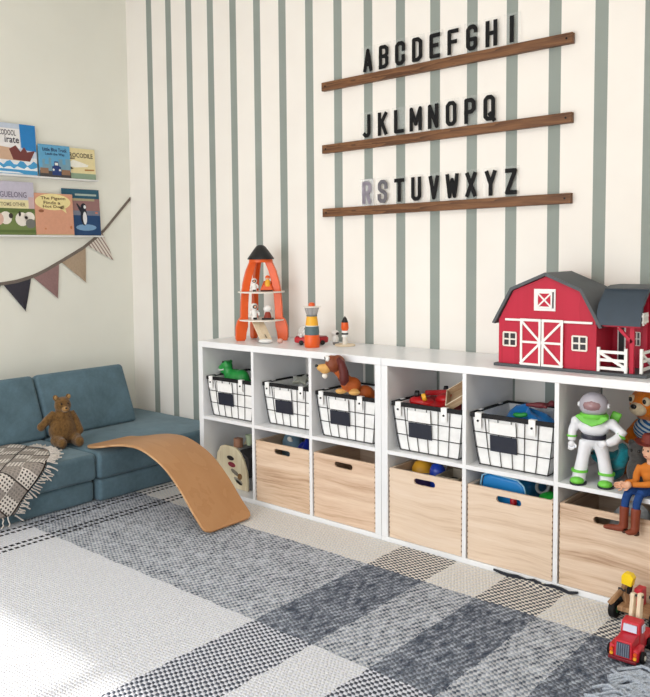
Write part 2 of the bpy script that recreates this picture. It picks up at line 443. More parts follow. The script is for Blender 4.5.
def wood_box(label, i, k):
    t = thing('wooden_box', label, 'box', (ccx[i], -.383, T+.0008), 0, 'pale wooden boxes in the bottom cubes')
    m = m_bin[k]; w = .011
    f = obj('front_panel', G().holed([(-BW,0),(BW,0),(BW,BHH),(-BW,BHH)], [pill(0, BHH-.035, .048, .0125)], 'y', 0, w), m, t, .0012)
    for s in (-1, 1):
        g = G()
        for q in range(13): z = .015+q*.0215; g.box(s*BW-.0020 if s > 0 else -BW-.0004, s*BW+.0004 if s > 0 else -BW+.0020, -.0004, .004, z, z+.007)
        obj('finger_joint', g, m_dark, f)
    obj('back_panel', G().box(-BW, BW, BDEP-w, BDEP, 0, BHH), m, t, .0012)
    for s in (-1, 1): obj('side_panel', G().box(min(s*BW, s*(BW-w)), max(s*BW, s*(BW-w)), w, BDEP-w, 0, BHH), m, t, .0012)
    obj('base_panel', G().box(-BW+w, BW-w, w, BDEP-w, .004, .012), m, t)
    return t
wood_box('pale wooden box with pill handle holding navy cloth, nearest the couch', 1, 0)
wood_box('pale wooden box with pill handle under the toy dog basket, dark inside', 2, 1)
wood_box('pale wooden box with pill handle holding a blue ball and beige tray', 3, 2)
wood_box('pale wooden box with pill handle holding the bright blue bin', 4, 3)
wood_box('pale wooden box with pill handle behind the dangling brown boots', 5, 4)

# ------------------------------------------------------------------ wall rails and letter tiles
m_rail = wood('walnut_rail', (126,87,56), (96,63,40), 'x', 1.6, .5, (62,39,25))
m_letter = plain('black_letter', (17,17,19), .6, 0, .2, .05)
m_glareletter = plain('pale_glare_letter', (138,132,144), .5, 0, .3, .25)  # glare on the letter, painted in as pale grey
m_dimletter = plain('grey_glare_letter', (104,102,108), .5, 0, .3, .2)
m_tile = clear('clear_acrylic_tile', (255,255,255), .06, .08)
m_tileglare = clear('glare_acrylic_tile', (255,255,255), .3, .08)  # whiter mix stands in for glare on the tile
m_screw = plain('dark_screw', (25,22,20), .35, .7, .5)
RAILX0, RAILX1 = .513, 1.715
for nm, zt in (('top', 2.012), ('middle', 1.716), ('bottom', 1.412)):
    t = thing('letter_rail', '%s wooden letter rail on the striped wall' % nm, 'rail', ((RAILX0+RAILX1)/2, 0, zt-.04), 0, 'wooden letter rails on the striped wall')
    L = (RAILX1-RAILX0)/2
    prof = [(-.0005, 0), (-.024, 0), (-.024, .040), (-.0155, .040), (-.0155, .030), (-.0095, .030), (-.0095, .040), (-.0005, .040)]
    g = G(); A = [g.v((-L, a, b)) for a, b in prof]; B = [g.v((L, a, b)) for a, b in prof]
    for vs in (A, B):
        for f in ((0,1,4,5),(1,2,3,4),(5,6,7,0)): g.face([vs[i] for i in f])
    for i in range(8): j = (i+1) % 8; g.face([A[i], A[j], B[j], B[i]])
    obj('rail_board', g, m_rail, t, .001)
    for s in (-1, 1): obj('screw', G().cyl((s*(L-.022), -.023, .020), (s*(L-.022), -.0252, .020), .0042, None, 12), m_screw, t)

GL = {
'A': [[(0,0),(.5,1),(1,0)],[(.2,.28),(.8,.28)]],
'B': [[(0,0),(0,1),(.68,1),(1,.89),(1,.64),(.72,.53),(0,.53)],[(.72,.53),(1,.42),(1,.12),(.68,0),(0,0)]],
'C': [[(1,.68),(1,.88),(.72,1),(.28,1),(0,.88),(0,.12),(.28,0),(.72,0),(1,.12),(1,.32)]],
'D': [[(0,0),(0,1),(.62,1),(1,.86),(1,.14),(.62,0),(0,0)]],
'E': [[(1,1),(0,1),(0,0),(1,0)],[(0,.52),(.8,.52)]],
'F': [[(1,1),(0,1),(0,0)],[(0,.5),(.8,.5)]],
'G': [[(1,.80),(1,.88),(.72,1),(.28,1),(0,.88),(0,.12),(.28,0),(.72,0),(1,.12),(1,.42),(.55,.42)]],
'H': [[(0,0),(0,1)],[(1,0),(1,1)],[(0,.52),(1,.52)]],
'I': [[(.5,0),(.5,1)]],
'J': [[(.9,1),(.9,.12),(.65,0),(.25,0),(0,.08)]],
'K': [[(0,0),(0,1)],[(1,1),(.05,.42)],[(.35,.6),(1,0)]],
'L': [[(0,1),(0,0),(1,0)]],
'M': [[(0,0),(0,1),(.5,.25),(1,1),(1,0)]],
'N': [[(0,0),(0,1),(1,0),(1,1)]],
'O': [[(.28,0),(0,.12),(0,.88),(.28,1),(.72,1),(1,.88),(1,.12),(.72,0),(.28,0)]],
'P': [[(0,0),(0,1),(.7,1),(1,.88),(1,.57),(.7,.45),(0,.45)]],
'Q': [[(.28,0),(0,.12),(0,.88),(.28,1),(.72,1),(1,.88),(1,.12),(.72,0),(.28,0)],[(.6,.22),(1.12,-.06)]],
'R': [[(0,0),(0,1),(.7,1),(1,.88),(1,.6),(.7,.48),(0,.48)],[(.55,.48),(1,0)]],
'S': [[(1,.72),(1,.88),(.72,1),(.28,1),(0,.88),(0,.66),(.25,.55),(.75,.45),(1,.34),(1,.12),(.72,0),(.28,0),(0,.12),(0,.28)]],
'T': [[(0,1),(1,1)],[(.5,1),(.5,0)]],
'U': [[(0,1),(0,.12),(.28,0),(.72,0),(1,.12),(1,1)]],
'V': [[(0,1),(.5,0),(1,1)]],
'W': [[(0,1),(.24,0),(.5,.8),(.76,0),(1,1)]],
'X': [[(0,0),(1,1)],[(0,1),(1,0)]],
'Y': [[(0,1),(.5,.45),(1,1)],[(.5,.45),(.5,0)]],
'Z': [[(0,1),(1,1),(0,0),(1,0)]],
}
def glyph(ch, gw, gh, sw, dep):
    g = G(); q = 0
    for line in GL[ch]:
        P = [Vector((-gw/2+sw/2+a*(gw-sw), 0, sw/2+b*(gh-sw))) for a, b in line]
        loop = (P[0]-P[-1]).length < 1e-6
        for i in range(len(P)-1):
            a, b = P[i], P[i+1]; d = (b-a).normalized(); e = .42 if not (abs(d.x) > .99 or abs(d.z) > .99) else .5
            a2 = a-d*sw*e if (i == 0 and not loop) else a; b2 = b+d*sw*e if (i == len(P)-2 and not loop) else b
            q += 1; e_ = Vector((0, -.00012*q, 0))
            g.bar(a2+e_, b2+e_, dep, sw, up=d.cross(Vector((0,1,0))))
            q += 1; e_ = Vector((0, -.00012*q, 0))
            if i < len(P)-2 or loop: g.cyl(b+e_+Vector((0,-dep/2,0)), b+e_+Vector((0,dep/2,0)), sw/2, None, 12)
    return g
rows = [('ABCDEFGHI', .777, 1.470, 2.012, 'top'), ('JKLMNOPQ', .770, 1.376, 1.716, 'middle'), ('RSTUVWXYZ', .768, 1.472, 1.412, 'bottom')]
for chars, xa, xb, zt, nm in rows:
    for k, ch in enumerate(chars):
        x = xa+(xb-xa)*k/(len(chars)-1)
        pale = ch in 'RS'  # letters whose glare is put into the colour
        lab = ('clear tile with a %s letter %s on the %s wooden rail' % ('glare-painted pale grey' if pale else 'black', ch, nm))
        t = thing('letter_tile', lab, 'letter', (x, -.0125, zt-.0098), 0, 'letter tiles on the wall rails')
        obj('clear_tile', G().box(-.036, .036, -.0012, .0012, 0, .134), m_tileglare if ch == 'R' else m_tile, t, .0004)
        gw = .062 if ch in 'MW' else (.044 if ch in 'J' else .051)
        o = obj('letter', glyph(ch, gw, .104, .0168, .0022), (m_glareletter if ch == 'R' else m_dimletter) if pale else m_letter, t, loc=(0, -.0024, .019))

# ------------------------------------------------------------------ picture ledges and books
m_ledge = plain('white_ledge', (240,240,240), .4, 0, .4, .01)
def ledge(label, z, y0, y1):
    t = thing('picture_ledge', label, 'ledge', (XC, (y0+y1)/2, z), 0, 'white picture ledges on the left wall')
    h = (y1-y0)/2
    obj('shelf_board', G().box(.0005, .052, -h, h, -.005, 0), m_ledge, t, .001)
    obj('front_lip', G().box(.047, .052, -h, h, 0, .003), m_ledge, t, .001)
ledge('upper white picture ledge holding three books', 1.643, -1.30, -.270)
ledge('lower white picture ledge holding three books', 1.318, -1.30, -.2455)
def mt(c, r=.45): return plain('print_%02x%02x%02x' % c, c, r, 0, .4, .04, 60)
def book(label, y0, y1, z, h, xb, cover, arts, texts, thick=.008):
    """book standing on a ledge, leaning back a little; u 0..1 across, v 0..1 up the cover"""
    w = y1-y0
    t = thing('picture_book', label, 'book', (xb, (y0+y1)/2, z+.0004), 0, 'picture books on the ledges')
    t.rotation_euler = (0, -math.radians(3.0), 0)
    cov = obj('cover', G().box(0, thick, -w/2, w/2, 0, h), mt(cover), t, .0008)
    obj('page_block', G().box(.0018, thick-.0018, -w/2+.004, w/2+.0006, -.0001+.001, h+.0006), mt((238,232,220)), t)
    layer = 0
    for nm, c, polys in arts:
        layer += 1; g = G()
        for P in polys: g.prism([(-w/2+u*w, v*h) for u, v in P], 'x', thick, thick+.00012*layer)
        obj(nm, g, mt(c), t)
    for txt, u0, u1, v0, v1, c in texts:
        layer += 1
        g = text_g(txt, (v1-v0)*h, (u1-u0)*w, 0, .015)
        X = thick+.0011
        for v in g.bm.verts: v.co = Vector((X, -w/2+u0*w+v.co.x, v0*h+v.co.y))
        g.bm.normal_update()
        o = obj('title_text', g, mt(c), t)
    return t
def oval(cu, cv, ru, rv, n=14): return [(cu+ru*math.cos(2*PI*k/n), cv+rv*math.sin(2*PI*k/n)) for k in range(n)]
def rect(a, b, c, d): return [(a, c), (b, c), (b, d), (a, d)]
wave = lambda v, amp, n=12, ph=0: [(0, v-.06)]+[(1, v-.06)]+[(1-k/n, v+amp*math.sin(k*1.9+ph)) for k in range(n+1)]
XB = XC+.030
book('picture book with a ship on blue waves, largest on the upper ledge', -.955, -.668, 1.644, .278, XB, (232,234,238),
     [('sky_art', (196,206,222), [rect(0,1,.35,1)]), ('title_panel', (238,236,236), [rect(0,.66,.52,.9)]), ('corner_art', (38,128,196), [[(.68,.55),(.74,.5),(1,.48),(1,1),(.66,1)]]),
      ('sand_art', (206,172,146), [[(0,.3),(.75,.28),(.5,.52),(0,.56)]]), ('ship_art', (116,60,58), [[(.42,.5),(.5,.3),(.85,.28),(.97,.5),(.8,.46),(.74,.56),(.66,.46),(.56,.58)]]),
      ('sea_art', (72,158,210), [[(0,.02),(1,.02)]+[(1-k/14, .24+.05*math.sin(k*1.7)) for k in range(15)]]), ('foam_art', (236,242,246), [[(0,.12),(1,.1)]+[(1-k/14, .15+.03*math.sin(k*2.3+1)) for k in range(15)], [(0,.03),(.7,.03),(.6,.06),(0,.07)]])],
     [('CROCODOOL', .04, .58, .76, .87, (48,44,60)), ('irate', .34, .64, .62, .75, (48,44,60))])
book('small blue picture book with a truck driving to a city', -.655, -.452, 1.644, .183, XB+.002, (98,166,206),
     [('city_art', (120,158,176), [[(0,.3),(.1,.3),(.1,.55),(.18,.55),(.18,.4),(.3,.4),(.3,.6),(.38,.6),(.38,.36),(.62,.36),(.62,.58),(.74,.58),(.74,.42),(.84,.42),(.84,.6),(1,.6),(1,.2),(0,.2)]]),
      ('road_art', (74,70,72), [rect(0,1,0,.2)]), ('car_art', (150,116,92), [rect(.02,.28,.12,.28), rect(.7,.98,.1,.26)]),
      ('truck_art', (32,58,120), [[(.4,.08),(.68,.08),(.68,.34),(.62,.36),(.6,.5),(.48,.5),(.46,.36),(.4,.34)]]), ('headlight_art', (236,238,232), [oval(.44,.24,.03,.035), oval(.64,.24,.03,.035), rect(.49,.59,.38,.46)])],
     [('Little Blue Truck', .12, .9, .80, .91, (24,40,84)), ('Leads the Way', .2, .82, .66, .76, (24,40,84))])
book('cream picture book titled CROCODILE at the right end of the upper ledge', -.472, -.272, 1.644, .180, XB-.010, (232,218,168),
     [('ground_art', (148,170,146), [rect(0,1,0,.2)]), ('animal_art', (246,244,232), [[(.12,.4),(.3,.38),(.72,.42),(.76,.48),(.5,.56),(.25,.62),(.1,.55)]]), ('dark_art', (70,56,48), [[(.08,.64),(.3,.66),(.3,.69),(.08,.68)], [(.1,.3),(.24,.34),(.14,.4)]]), ('log_art', (176,128,72), [[(.62,.29),(.95,.31),(.95,.35),(.62,.34)]])],
     [('CROCODILE', -.0, .92, .70, .85, (74,66,58))])
book('large picture book with animals on green grass, left on the lower ledge', -.945, -.690, 1.319, .292, XB, (196,192,208),
     [('yellow_band', (232,222,174), [rect(0,.86,.5,.66)]), ('side_art', (206,178,180), [rect(.86,1,.42,.72)]), ('grass_art', (112,130,74), [rect(0,1,0,.5)]), ('dark_grass_art', (92,112,58), [rect(0,1,.05,.1), rect(0,1,.42,.5)]),
      ('sheep_art', (234,228,218), [oval(.68,.3,.16,.13), oval(.86,.34,.13,.1), oval(.3,.32,.14,.12)]), ('pig_art', (214,178,164), [oval(.12,.3,.13,.12)]), ('patch_art', (52,44,42), [oval(.63,.4,.03,.05), oval(.78,.33,.04,.03), oval(.42,.36,.05,.05)]), ('grey_art', (116,116,112), [oval(.88,.22,.12,.09)])],
     [('HUGUELONG', .0, .82, .70, .81, (120,112,132)), ('BOTTOMS OTHER', .02, .78, .54, .61, (134,122,96))])
book('salmon picture book with a yellow speech balloon on the lower ledge', -.688, -.442, 1.319, .236, XB+.003, (216,158,130),
     [('speech_balloon', (238,222,160), [oval(.47,.80,.47,.195,28), [(.60,.68),(.82,.54),(.76,.74)]]), ('page_edge', (196,178,140), [rect(0,1,0,.03)]), ('food_art', (150,92,62), [oval(.15,.58,.07,.035)]), ('crumb_art', (196,120,70), [oval(.92,.2,.03,.04), oval(.24,.16,.02,.02)])],
     [('The Pigeon', .15, .80, .835, .925, (92,60,40)), ('Finds a', .22, .66, .745, .82, (92,60,40)), ('Hot Dog!', .20, .74, .64, .725, (92,60,40))])
book('dark teal picture book with a penguin, right end of the lower ledge', -.500, -.245, 1.319, .272, XB-.012, (38,88,110),
     [('sky_art', (150,112,110), [rect(0,1,.5,.8)]), ('sea_art', (26,66,112), [rect(0,1,0,.5)]), ('haze_art', (118,124,140), [rect(0,1,.44,.54)]), ('ice_art', (120,160,196), [oval(.6,.18,.28,.07)]), ('penguin_art', (22,28,44), [oval(.55,.42,.09,.2), oval(.55,.62,.075,.08), [(.46,.5),(.36,.68),(.38,.7),(.5,.58)]]), ('belly_art', (232,234,236), [oval(.575,.38,.055,.14), oval(.585,.62,.035,.04)]), ('title_band', (176,190,180), [rect(.34,.92,.86,.9)]), ('subtitle_band', (176,166,132), [rect(.26,.86,.75,.80)]), ('glint_art', (206,120,96), [oval(.9,.5,.04,.02)])],
     [])

# ------------------------------------------------------------------ bunting on left wall
t = thing('bunting_garland', 'bunting garland of fabric triangles swagged across the left wall', 'bunting', (XC, -.6, 1.2))
def L_(y, z, x=.006): return (x, y+.6, z-1.2)
curve = [(-.006,1.552),(-.09,1.47),(-.216,1.346),(-.36,1.25),(-.522,1.170),(-.62,1.123),(-.70,1.092),(-.80,1.068),(-.905,1.056),(-1.05,1.056),(-1.2,1.075)]
def rib(y):
    for (a, za), (b, zb) in zip(curve, curve[1:]):
        if b <= y <= a: return za+(zb-za)*(a-y)/(a-b)
    return curve[-1][1]
m_tape = plain('grey_brown_ribbon', (122,112,104), .9, 0, .1, .12, 120, .2)
g = G(); rs = []
ys = [-.006-.0398*k for k in range(31)]
for y in ys:
    z = rib(y); rs.append([g.v(L_(y, z-.009, .0003)), g.v(L_(y, z-.009, .008)), g.v(L_(y, z+.009, .008)), g.v(L_(y, z+.009, .0003))])
g.loft(rs); obj('ribbon', g, m_tape, t)
def stripe_mat():
    m, n = base('striped_cotton', .9, 0, .1); p = n.sep(n.coord())
    f = n.math('FRACT', n.math('DIVIDE', n.math('ADD', p[1], n.math('MULTIPLY', p[2], .75)), .024))
    n.links.new(n.mix(n.math('GREATER_THAN', f, .62), lin((226,218,208)), lin((150,128,122))), n.bsdf.inputs['Base Color']); return m
flags = [('flag', stripe_mat(), -.335, -.222, (-.141,1.172), 'pink-grey striped flag'), ('flag', plain('beige_flag', (176,156,134), .9, 0, .1, .06, 90, .2), -.515, -.345, (-.348,1.046), 'beige flag'),
         ('flag', plain('mauve_flag', (150,120,118), .9, 0, .1, .06, 90, .2), -.70, -.53, (-.543,.962), 'dusty mauve flag'), ('flag', plain('charcoal_flag', (66,64,72), .9, 0, .1, .06, 90, .2), -.885, -.712, (-.752,.90), 'charcoal flag'),
         ('flag', plain('slate_flag', (78,80,90), .9, 0, .1, .06, 90, .2), -1.06, -.898, (-.97,.87), 'slate flag')]
for nm, m, ya, yb, tip, lab in flags:
    g = G(); a = (ya, rib(ya)-.004); b = (yb, rib(yb)-.004)
    n = 6; F = []
    for i in range(n+1):
        s = i/n; row = []
        for k in range(n+1):
            u = k/n; py = (a[0]+(b[0]-a[0])*u)*(1-s)+tip[0]*s; pz = (a[1]+(b[1]-a[1])*u)*(1-s)+tip[1]*s
            row.append((py, pz, .006+.008*s*(1-s)+.004*s*math.sin(u*5)))
        F.append(row)
    A = [[g.v(L_(p[0], p[1], p[2]-.0006)) for p in r] for r in F]; B = [[g.v(L_(p[0], p[1], p[2]+.0006)) for p in r] for r in F]
    for i in range(n):
        for k in range(n):
            g.face([A[i][k], A[i+1][k], A[i+1][k+1], A[i][k+1]]); g.face([B[i][k], B[i][k+1], B[i+1][k+1], B[i+1][k]])
    bmesh.ops.remove_doubles(g.bm, verts=g.bm.verts[:], dist=1e-5)
    obj(nm, g, m, t)['label'] = lab
# ------------------------------------------------------------------ play couch
def velvet(name, c):
    m, n = base(name, .85, 0, .15); co = n.coord()
    f = n.noise(co, 7, 4, .6); f2 = n.noise(co, 60, 3, .6)
    ff = n.math('ADD', n.math('MULTIPLY', f, .75), n.math('MULTIPLY', f2, .25))
    n.links.new(n.ramp(ff, [(.35, tuple(v*.8 for v in lin(c)[:3])+(1,)), (.65, tuple(v*1.18 for v in lin(c)[:3])+(1,))]), n.bsdf.inputs['Base Color'])
    n.bsdf.inputs['Sheen Weight'].default_value = .5; n.bsdf.inputs['Sheen Roughness'].default_value = .4
    n.bsdf.inputs['Sheen Tint'].default_value = lin((190,204,210))
    n.bump(n.noise(co, 9, 3), .35, .012); return m
m_velvet = velvet('slate_blue_velvet', (92,116,128))
m_seam = plain('dark_piping', (40,62,76), .9, 0, .1)
def pad(g, x0, x1, y0, y1, z0, z1, r=.022, puff=.006):
    """rounded cushion block"""
    bm = bmesh.new(); bmesh.ops.create_cube(bm, size=1)
    for v in bm.verts: v.co = Vector((x0 if v.co.x < 0 else x1, y0 if v.co.y < 0 else y1, z0 if v.co.z < 0 else z1))
    bmesh.ops.bevel(bm, geom=bm.edges[:], offset=r, segments=4, profile=.5, affect='EDGES')
    mp = {v: g.v(v.co) for v in bm.verts}
    for f in bm.faces: g.face([mp[v] for v in f.verts])
    bm.free(); return g
SEAT = .252
def base_block(label, x1, y0, y1, over=.0):
    t = thing('couch_base', label, 'couch', (XC+.012, y0, RZ+.0005), 0, 'velvet play couch bases')
    L = x1-(XC+.012); D = y1-y0; zz = SEAT-RZ-.0005; mid = .122-RZ
    obj('lower_pad', pad(G(), 0, L-over, .002, D-.002, 0, mid), m_velvet, t, angle=60)
    obj('upper_pad', pad(G(), 0, L, 0, D, mid+.001, zz), m_velvet, t, angle=60)
    return t
base_block('slate blue velvet couch base nearest the camera, carrying the fringed throw', -.205, -1.78, -.872, .022)
base_block('slate blue velvet couch base in the corner, behind the curved wooden board', -.192, -.868, -.012, .004)
def cushion(label, y0, y1, dx=0.0, rot=0.0):
    t = thing('back_cushion', label, 'cushion', (-.655+dx, (y0+y1)/2, SEAT+.0006), rot, 'velvet back cushions')
    h = (y1-y0)/2
    g = G(); prof = [(0, 0), (-.135, .326), (-.262, .276), (-.150, 0)]
    bm = bmesh.new(); A = [bm.verts.new((a, -h, b)) for a, b in prof]; B = [bm.verts.new((a, h, b)) for a, b in prof]
    bm.faces.new(A[::-1]); bm.faces.new(B)
    for i in range(4): j = (i+1) % 4; bm.faces.new([A[i], A[j], B[j], B[i]])
    bmesh.ops.recalc_face_normals(bm, faces=bm.faces[:])
    bmesh.ops.bevel(bm, geom=bm.edges[:], offset=.026, segments=4, profile=.5, affect='EDGES')
    mp = {v: g.v(v.co) for v in bm.verts}
    for f in bm.faces: g.face([mp[v] for v in f.verts])
    bm.free()
    o = obj('cushion_cover', g, m_velvet, t, angle=60)
    g = G(); p0 = prof[1]; p1 = prof[2]; mx, mz = (p0[0]+p1[0])/2, (p0[1]+p1[1])/2
    g.tube([(mx-.001, -h+.03, mz+.0005), (mx-.001, h-.03, mz+.0005)], .0022, 6)
    obj('zip_seam', g, m_seam, t)
cushion('slate blue velvet back cushion behind the brown teddy bear', -.842, -.262)
cushion('slate blue velvet back cushion cut off at the left edge, behind the throw', -1.50, -.850)

# ------------------------------------------------------------------ throw blanket over the near base
def throw_mat():
    m, n = base('woven_throw', .95, 0, .1)
    p = n.sep(n.mapping(n.coord('UV'), (1,1,1)))
    u, v = p[0], p[1]
    band = n.math('FRACT', n.math('DIVIDE', u, .165)); band2 = n.math('FRACT', n.math('DIVIDE', v, .14))
    cell = n.math('SUBTRACT', n.math('FRACT', n.math('MULTIPLY', u, 62)), .5); cell2 = n.math('SUBTRACT', n.math('FRACT', n.math('MULTIPLY', v, 62)), .5)
    r = n.math('SQRT', n.math('ADD', n.math('MULTIPLY', cell, cell), n.math('MULTIPLY', cell2, cell2)))
    dots = n.math('LESS_THAN', r, .30)
    f = n.noise(n.coord('Object'), 240, 3, .7)
    cream = n.ramp(f, [(.3, lin((206,198,190))), (.7, lin((232,226,218)))]); taupe = n.ramp(f, [(.3, lin((112,103,98))), (.7, lin((168,158,150)))])
    b = n.math('GREATER_THAN', band, .5); bb = n.math('GREATER_THAN', band2, .5)
    check = n.math('ABSOLUTE', n.math('SUBTRACT', b, bb))
    c = n.mix(n.math('MULTIPLY', check, .85), cream, taupe)
    c = n.mix(n.math('MULTIPLY', dots, n.math('SUBTRACT', 1.0, n.math('MULTIPLY', check, .6))), c, lin((84,78,76)))
    ln = n.math('MAXIMUM', n.math('LESS_THAN', band, .045), n.math('LESS_THAN', band2, .05))
    c = n.mix(ln, c, lin((66,60,58)))
    n.links.new(c, n.bsdf.inputs['Base Color']); n.bump(f, .5, .003); return m
XE = -.205                                            # front of the upper pad
prof = []                                             # path of the cloth across the seat and down the front (x, z)
for k in range(12): prof.append((-.640+(XE-.02+.640)*k/11, SEAT+.0075))
for k in range(1, 6): a = PI/2*k/5; prof.append((XE-.02+.0305*math.sin(a), SEAT-.023+.0305*math.cos(a)))
for k in range(1, 10): prof.append((XE+.0105+.003*math.sin(k), SEAT-.023-.158*k/9))
cum = [0]
for a, b in zip(prof, prof[1:]): cum.append(cum[-1]+math.hypot(b[0]-a[0], b[1]-a[1]))
S = cum[-1]
keys = [(0, -1.085), (.05, -1.05), (.12, -1.03), (.18, -1.005), (.24, -1.015), (.34, -1.07), (.45, -1.165), (.55, -1.27), (.62, -1.325), (S+.01, -1.345)]
def yedge(s):
    for (a, ya), (b, yb) in zip(keys, keys[1:]):
        if a <= s <= b: return ya+(yb-ya)*(s-a)/(b-a)
    return keys[-1][1]
t = thing('throw_blanket', 'grey and cream woven throw with fringe draped over the couch front', 'blanket', (0,0,0))
g = G(); ny = 26; rows = []
rnd = random.Random(3)
for i, (x, z) in enumerate(prof):
    ye = yedge(cum[i]); row = []
    for j in range(ny+1):
        y = -1.78+(ye+1.78)*j/ny
        nz = .003*math.sin(y*22+x*9)+.002*math.sin(x*31-y*13)
        if i < 12: p = (x, y, z+nz+.004)
        else: p = (x+abs(nz)+.002, y, z)
        row.append(g.v(p))
    rows.append(row)
for i in range(len(rows)-1):
    for j in range(ny): g.face([rows[i][j], rows[i+1][j], rows[i+1][j+1], rows[i][j+1]])
uvl = g.bm.loops.layers.uv.new('UVMap'); sidx = {}
for i, r in enumerate(rows):
    for v in r: sidx[v] = cum[i]
c45 = math.sqrt(.5)
for f in g.bm.faces:
    for lp in f.loops:
        s, y = sidx[lp.vert], lp.vert.co.y
        lp[uvl].uv = ((s+y)*c45+2, (s-y)*c45)
o = obj('woven_cloth', g, throw_mat(), t, angle=80)
k = o.modifiers.new('thick', 'SOLIDIFY'); k.thickness = .004; k.offset = 1
g = G()
nst = 64
def path(s):
    for i in range(len(cum)-1):
        if cum[i] <= s <= cum[i+1]:
            f = (s-cum[i])/(cum[i+1]-cum[i]); return (prof[i][0]+(prof[i+1][0]-prof[i][0])*f, prof[i][1]+(prof[i+1][1]-prof[i][1])*f)
    return prof[-1]
for k in range(nst):
    s = .10+(S-.10)*k/(nst-1); y = yedge(s); L = rnd.uniform(.035, .06); dy = rnd.uniform(.5, 1.0); ds = rnd.uniform(.1, .75)
    if s > .2: ds = rnd.uniform(.15,.8)
    if s < .17: ds = rnd.uniform(-.6, .1)
    pts = []
    for i in range(5):
        q = i/4; ss = min(max(s+L*q*ds, .02), S+.02); x, z = path(ss)
        drop = max(0, s+L*q*ds-S)
        on = s < .43
        pts.append((x+(.004 if on else .012), y+L*q*dy, z+(.007 if on else -.003)+rnd.uniform(-.001,.003)-drop))
    g.tube(pts, .0032, 5)
for k in range(16):                                   # strands on the bottom hem
    y = -1.36-.026*k; x, z = prof[-1]
    pts = [(x+.007+.004*i*rnd.uniform(.3,1), y+rnd.uniform(-.006,.006)*i, z-.011*i) for i in range(5)]
    g.tube(pts, .0032, 5)
obj('fringe', g, fuzzy('throw_yarn', (206,198,190), 220, .3), t)['label'] = 'knotted cream fringe'

# ------------------------------------------------------------------ curved balance board
m_board = wood('beech_ply', (190,142,98), (184,135,91), 'x', .3, .45)
m_ply = wood('ply_edge', (214,178,138), (166,120,78), 'x', .8, .5)
def catmull(P, n=6):
    out = []
    for i in range(len(P)-1):
        p0, p1, p2, p3 = P[max(i-1,0)], P[i], P[i+1], P[min(i+2, len(P)-1)]
        for k in range(n):
            t_ = k/n; out.append(tuple(.5*((2*p1[a])+(-p0[a]+p2[a])*t_+(2*p0[a]-5*p1[a]+4*p2[a]-p3[a])*t_*t_+(-p0[a]+3*p1[a]-3*p2[a]+p3[a])*t_**3) for a in range(len(p1))))
    out.append(P[-1]); return out
arc = catmull([(-.345,.2535),(-.29,.258),(-.21,.273),(-.12,.293),(-.02,.309),(.08,.311),(.17,.290),(.266,.248),(.362,.172),(.446,.084),(.520,.0165)])
t = thing('balance_board', 'curved plywood balance board leaning from the blue couch to the rug', 'board', (0,0,0))
n = len(arc); YA, YB_ = -.845, -.555
g = G(); R_ = .036
def yr(i):
    # rounded corners at the two ends
    d = 0
    x, z = arc[i]
    s = min(sum(math.dist(arc[k], arc[k+1]) for k in range(i)), sum(math.dist(arc[k], arc[k+1]) for k in range(i, n-1)))
    if s < R_: d = R_-math.sqrt(max(0, R_*R_-(R_-s)**2))
    return YA+d*.9, YB_-d*.9
rings = []
for i, (x, z) in enumerate(arc):
    a = arc[max(i-1,0)]; b = arc[min(i+1,n-1)]; tx, tz = b[0]-a[0], b[1]-a[1]; l = math.hypot(tx, tz); nx_, nz_ = -tz/l, tx/l
    ya, yb = yr(i); h = .012
    skew = -.0 
    rings.append([g.v((x, ya, z)), g.v((x, yb, z)), g.v((x+nx_*h, yb, z+nz_*h)), g.v((x+nx_*h, ya, z+nz_*h))])
g.loft(rings)
obj('curved_board', g, m_board, t, .003, angle=30)
g = G(); rr = []
for i, (x, z) in enumerate(arc[3:-3]):
    i += 3; a = arc[i-1]; b = arc[i+1]; tx, tz = b[0]-a[0], b[1]-a[1]; l = math.hypot(tx, tz); nx_, nz_ = -tz/l, tx/l; ya, yb = yr(i)
    rr.append([g.v((x+nx_*q, ya-.0005+e, z+nz_*q)) for q, e in ((.003,0),(.003,.002),(.009,.002),(.009,0))])
g.loft(rr); obj('ply_edge', g, m_ply, t)['label'] = 'lighter layered edge'

# ------------------------------------------------------------------ teddy bear on the couch
m_bear = fuzzy('brown_plush', (104,76,42), 90, .5, .9)
m_bearlight = fuzzy('tan_plush', (158,122,76), 110, .3, .8)
m_blackbead = plain('black_bead', (14,13,13), .15, 0, .6)
def plush(g, blobs, tubes=()):
    for c, r, *rot in blobs: g.ell(c, r, rot[0] if rot else (0,0,0), 20)
    for pts, r in tubes: g.tube(pts, r, 12)
    return g
# local frame: bear faces +x
t = thing('teddy_bear', 'small brown plush bear sitting on the blue couch against its back cushion', 'soft toy', (-.490, -.872, SEAT+.001), -.25); t.scale = (1.12, 1.12, 1.15)
obj('body', plush(G(), [((0,0,.066),(.058,.066,.066)), ((-.004,0,.115),(.044,.050,.046)), ((.004,0,.175),(.034,.038,.038)), ((.030,0,.166),(.020,.020,.018)),
    ((.085,-.034,.024),(.024,.021,.024)), ((.085,.044,.024),(.024,.021,.024)), ((-.004,-.030,.210),(.010,.013,.014)), ((-.004,.030,.210),(.010,.013,.014)), ((.003,-.100,.090),(.019,.020,.020)), ((.030,.066,.062),(.019,.018,.020))],
    [([(.02,-.04,.03),(.055,-.038,.026),(.08,-.034,.022)],[.030,.026,.022]), ([(.02,.04,.03),(.055,.044,.026),(.08,.044,.022)],[.030,.026,.022]),
     ([(-.002,-.034,.140),(0,-.068,.118),(.003,-.1,.09)],[.021,.019,.018]), ([(0,.034,.140),(.012,.056,.10),(.03,.066,.062)],[.021,.019,.017])]), m_bear, t, remesh=.0045)
obj('muzzle', G().ell((.040,0,.164),(.015,.017,.013)), m_bearlight, t)
obj('nose', G().ell((.054,0,.169),(.004,.006,.004),seg=10), m_blackbead, t)
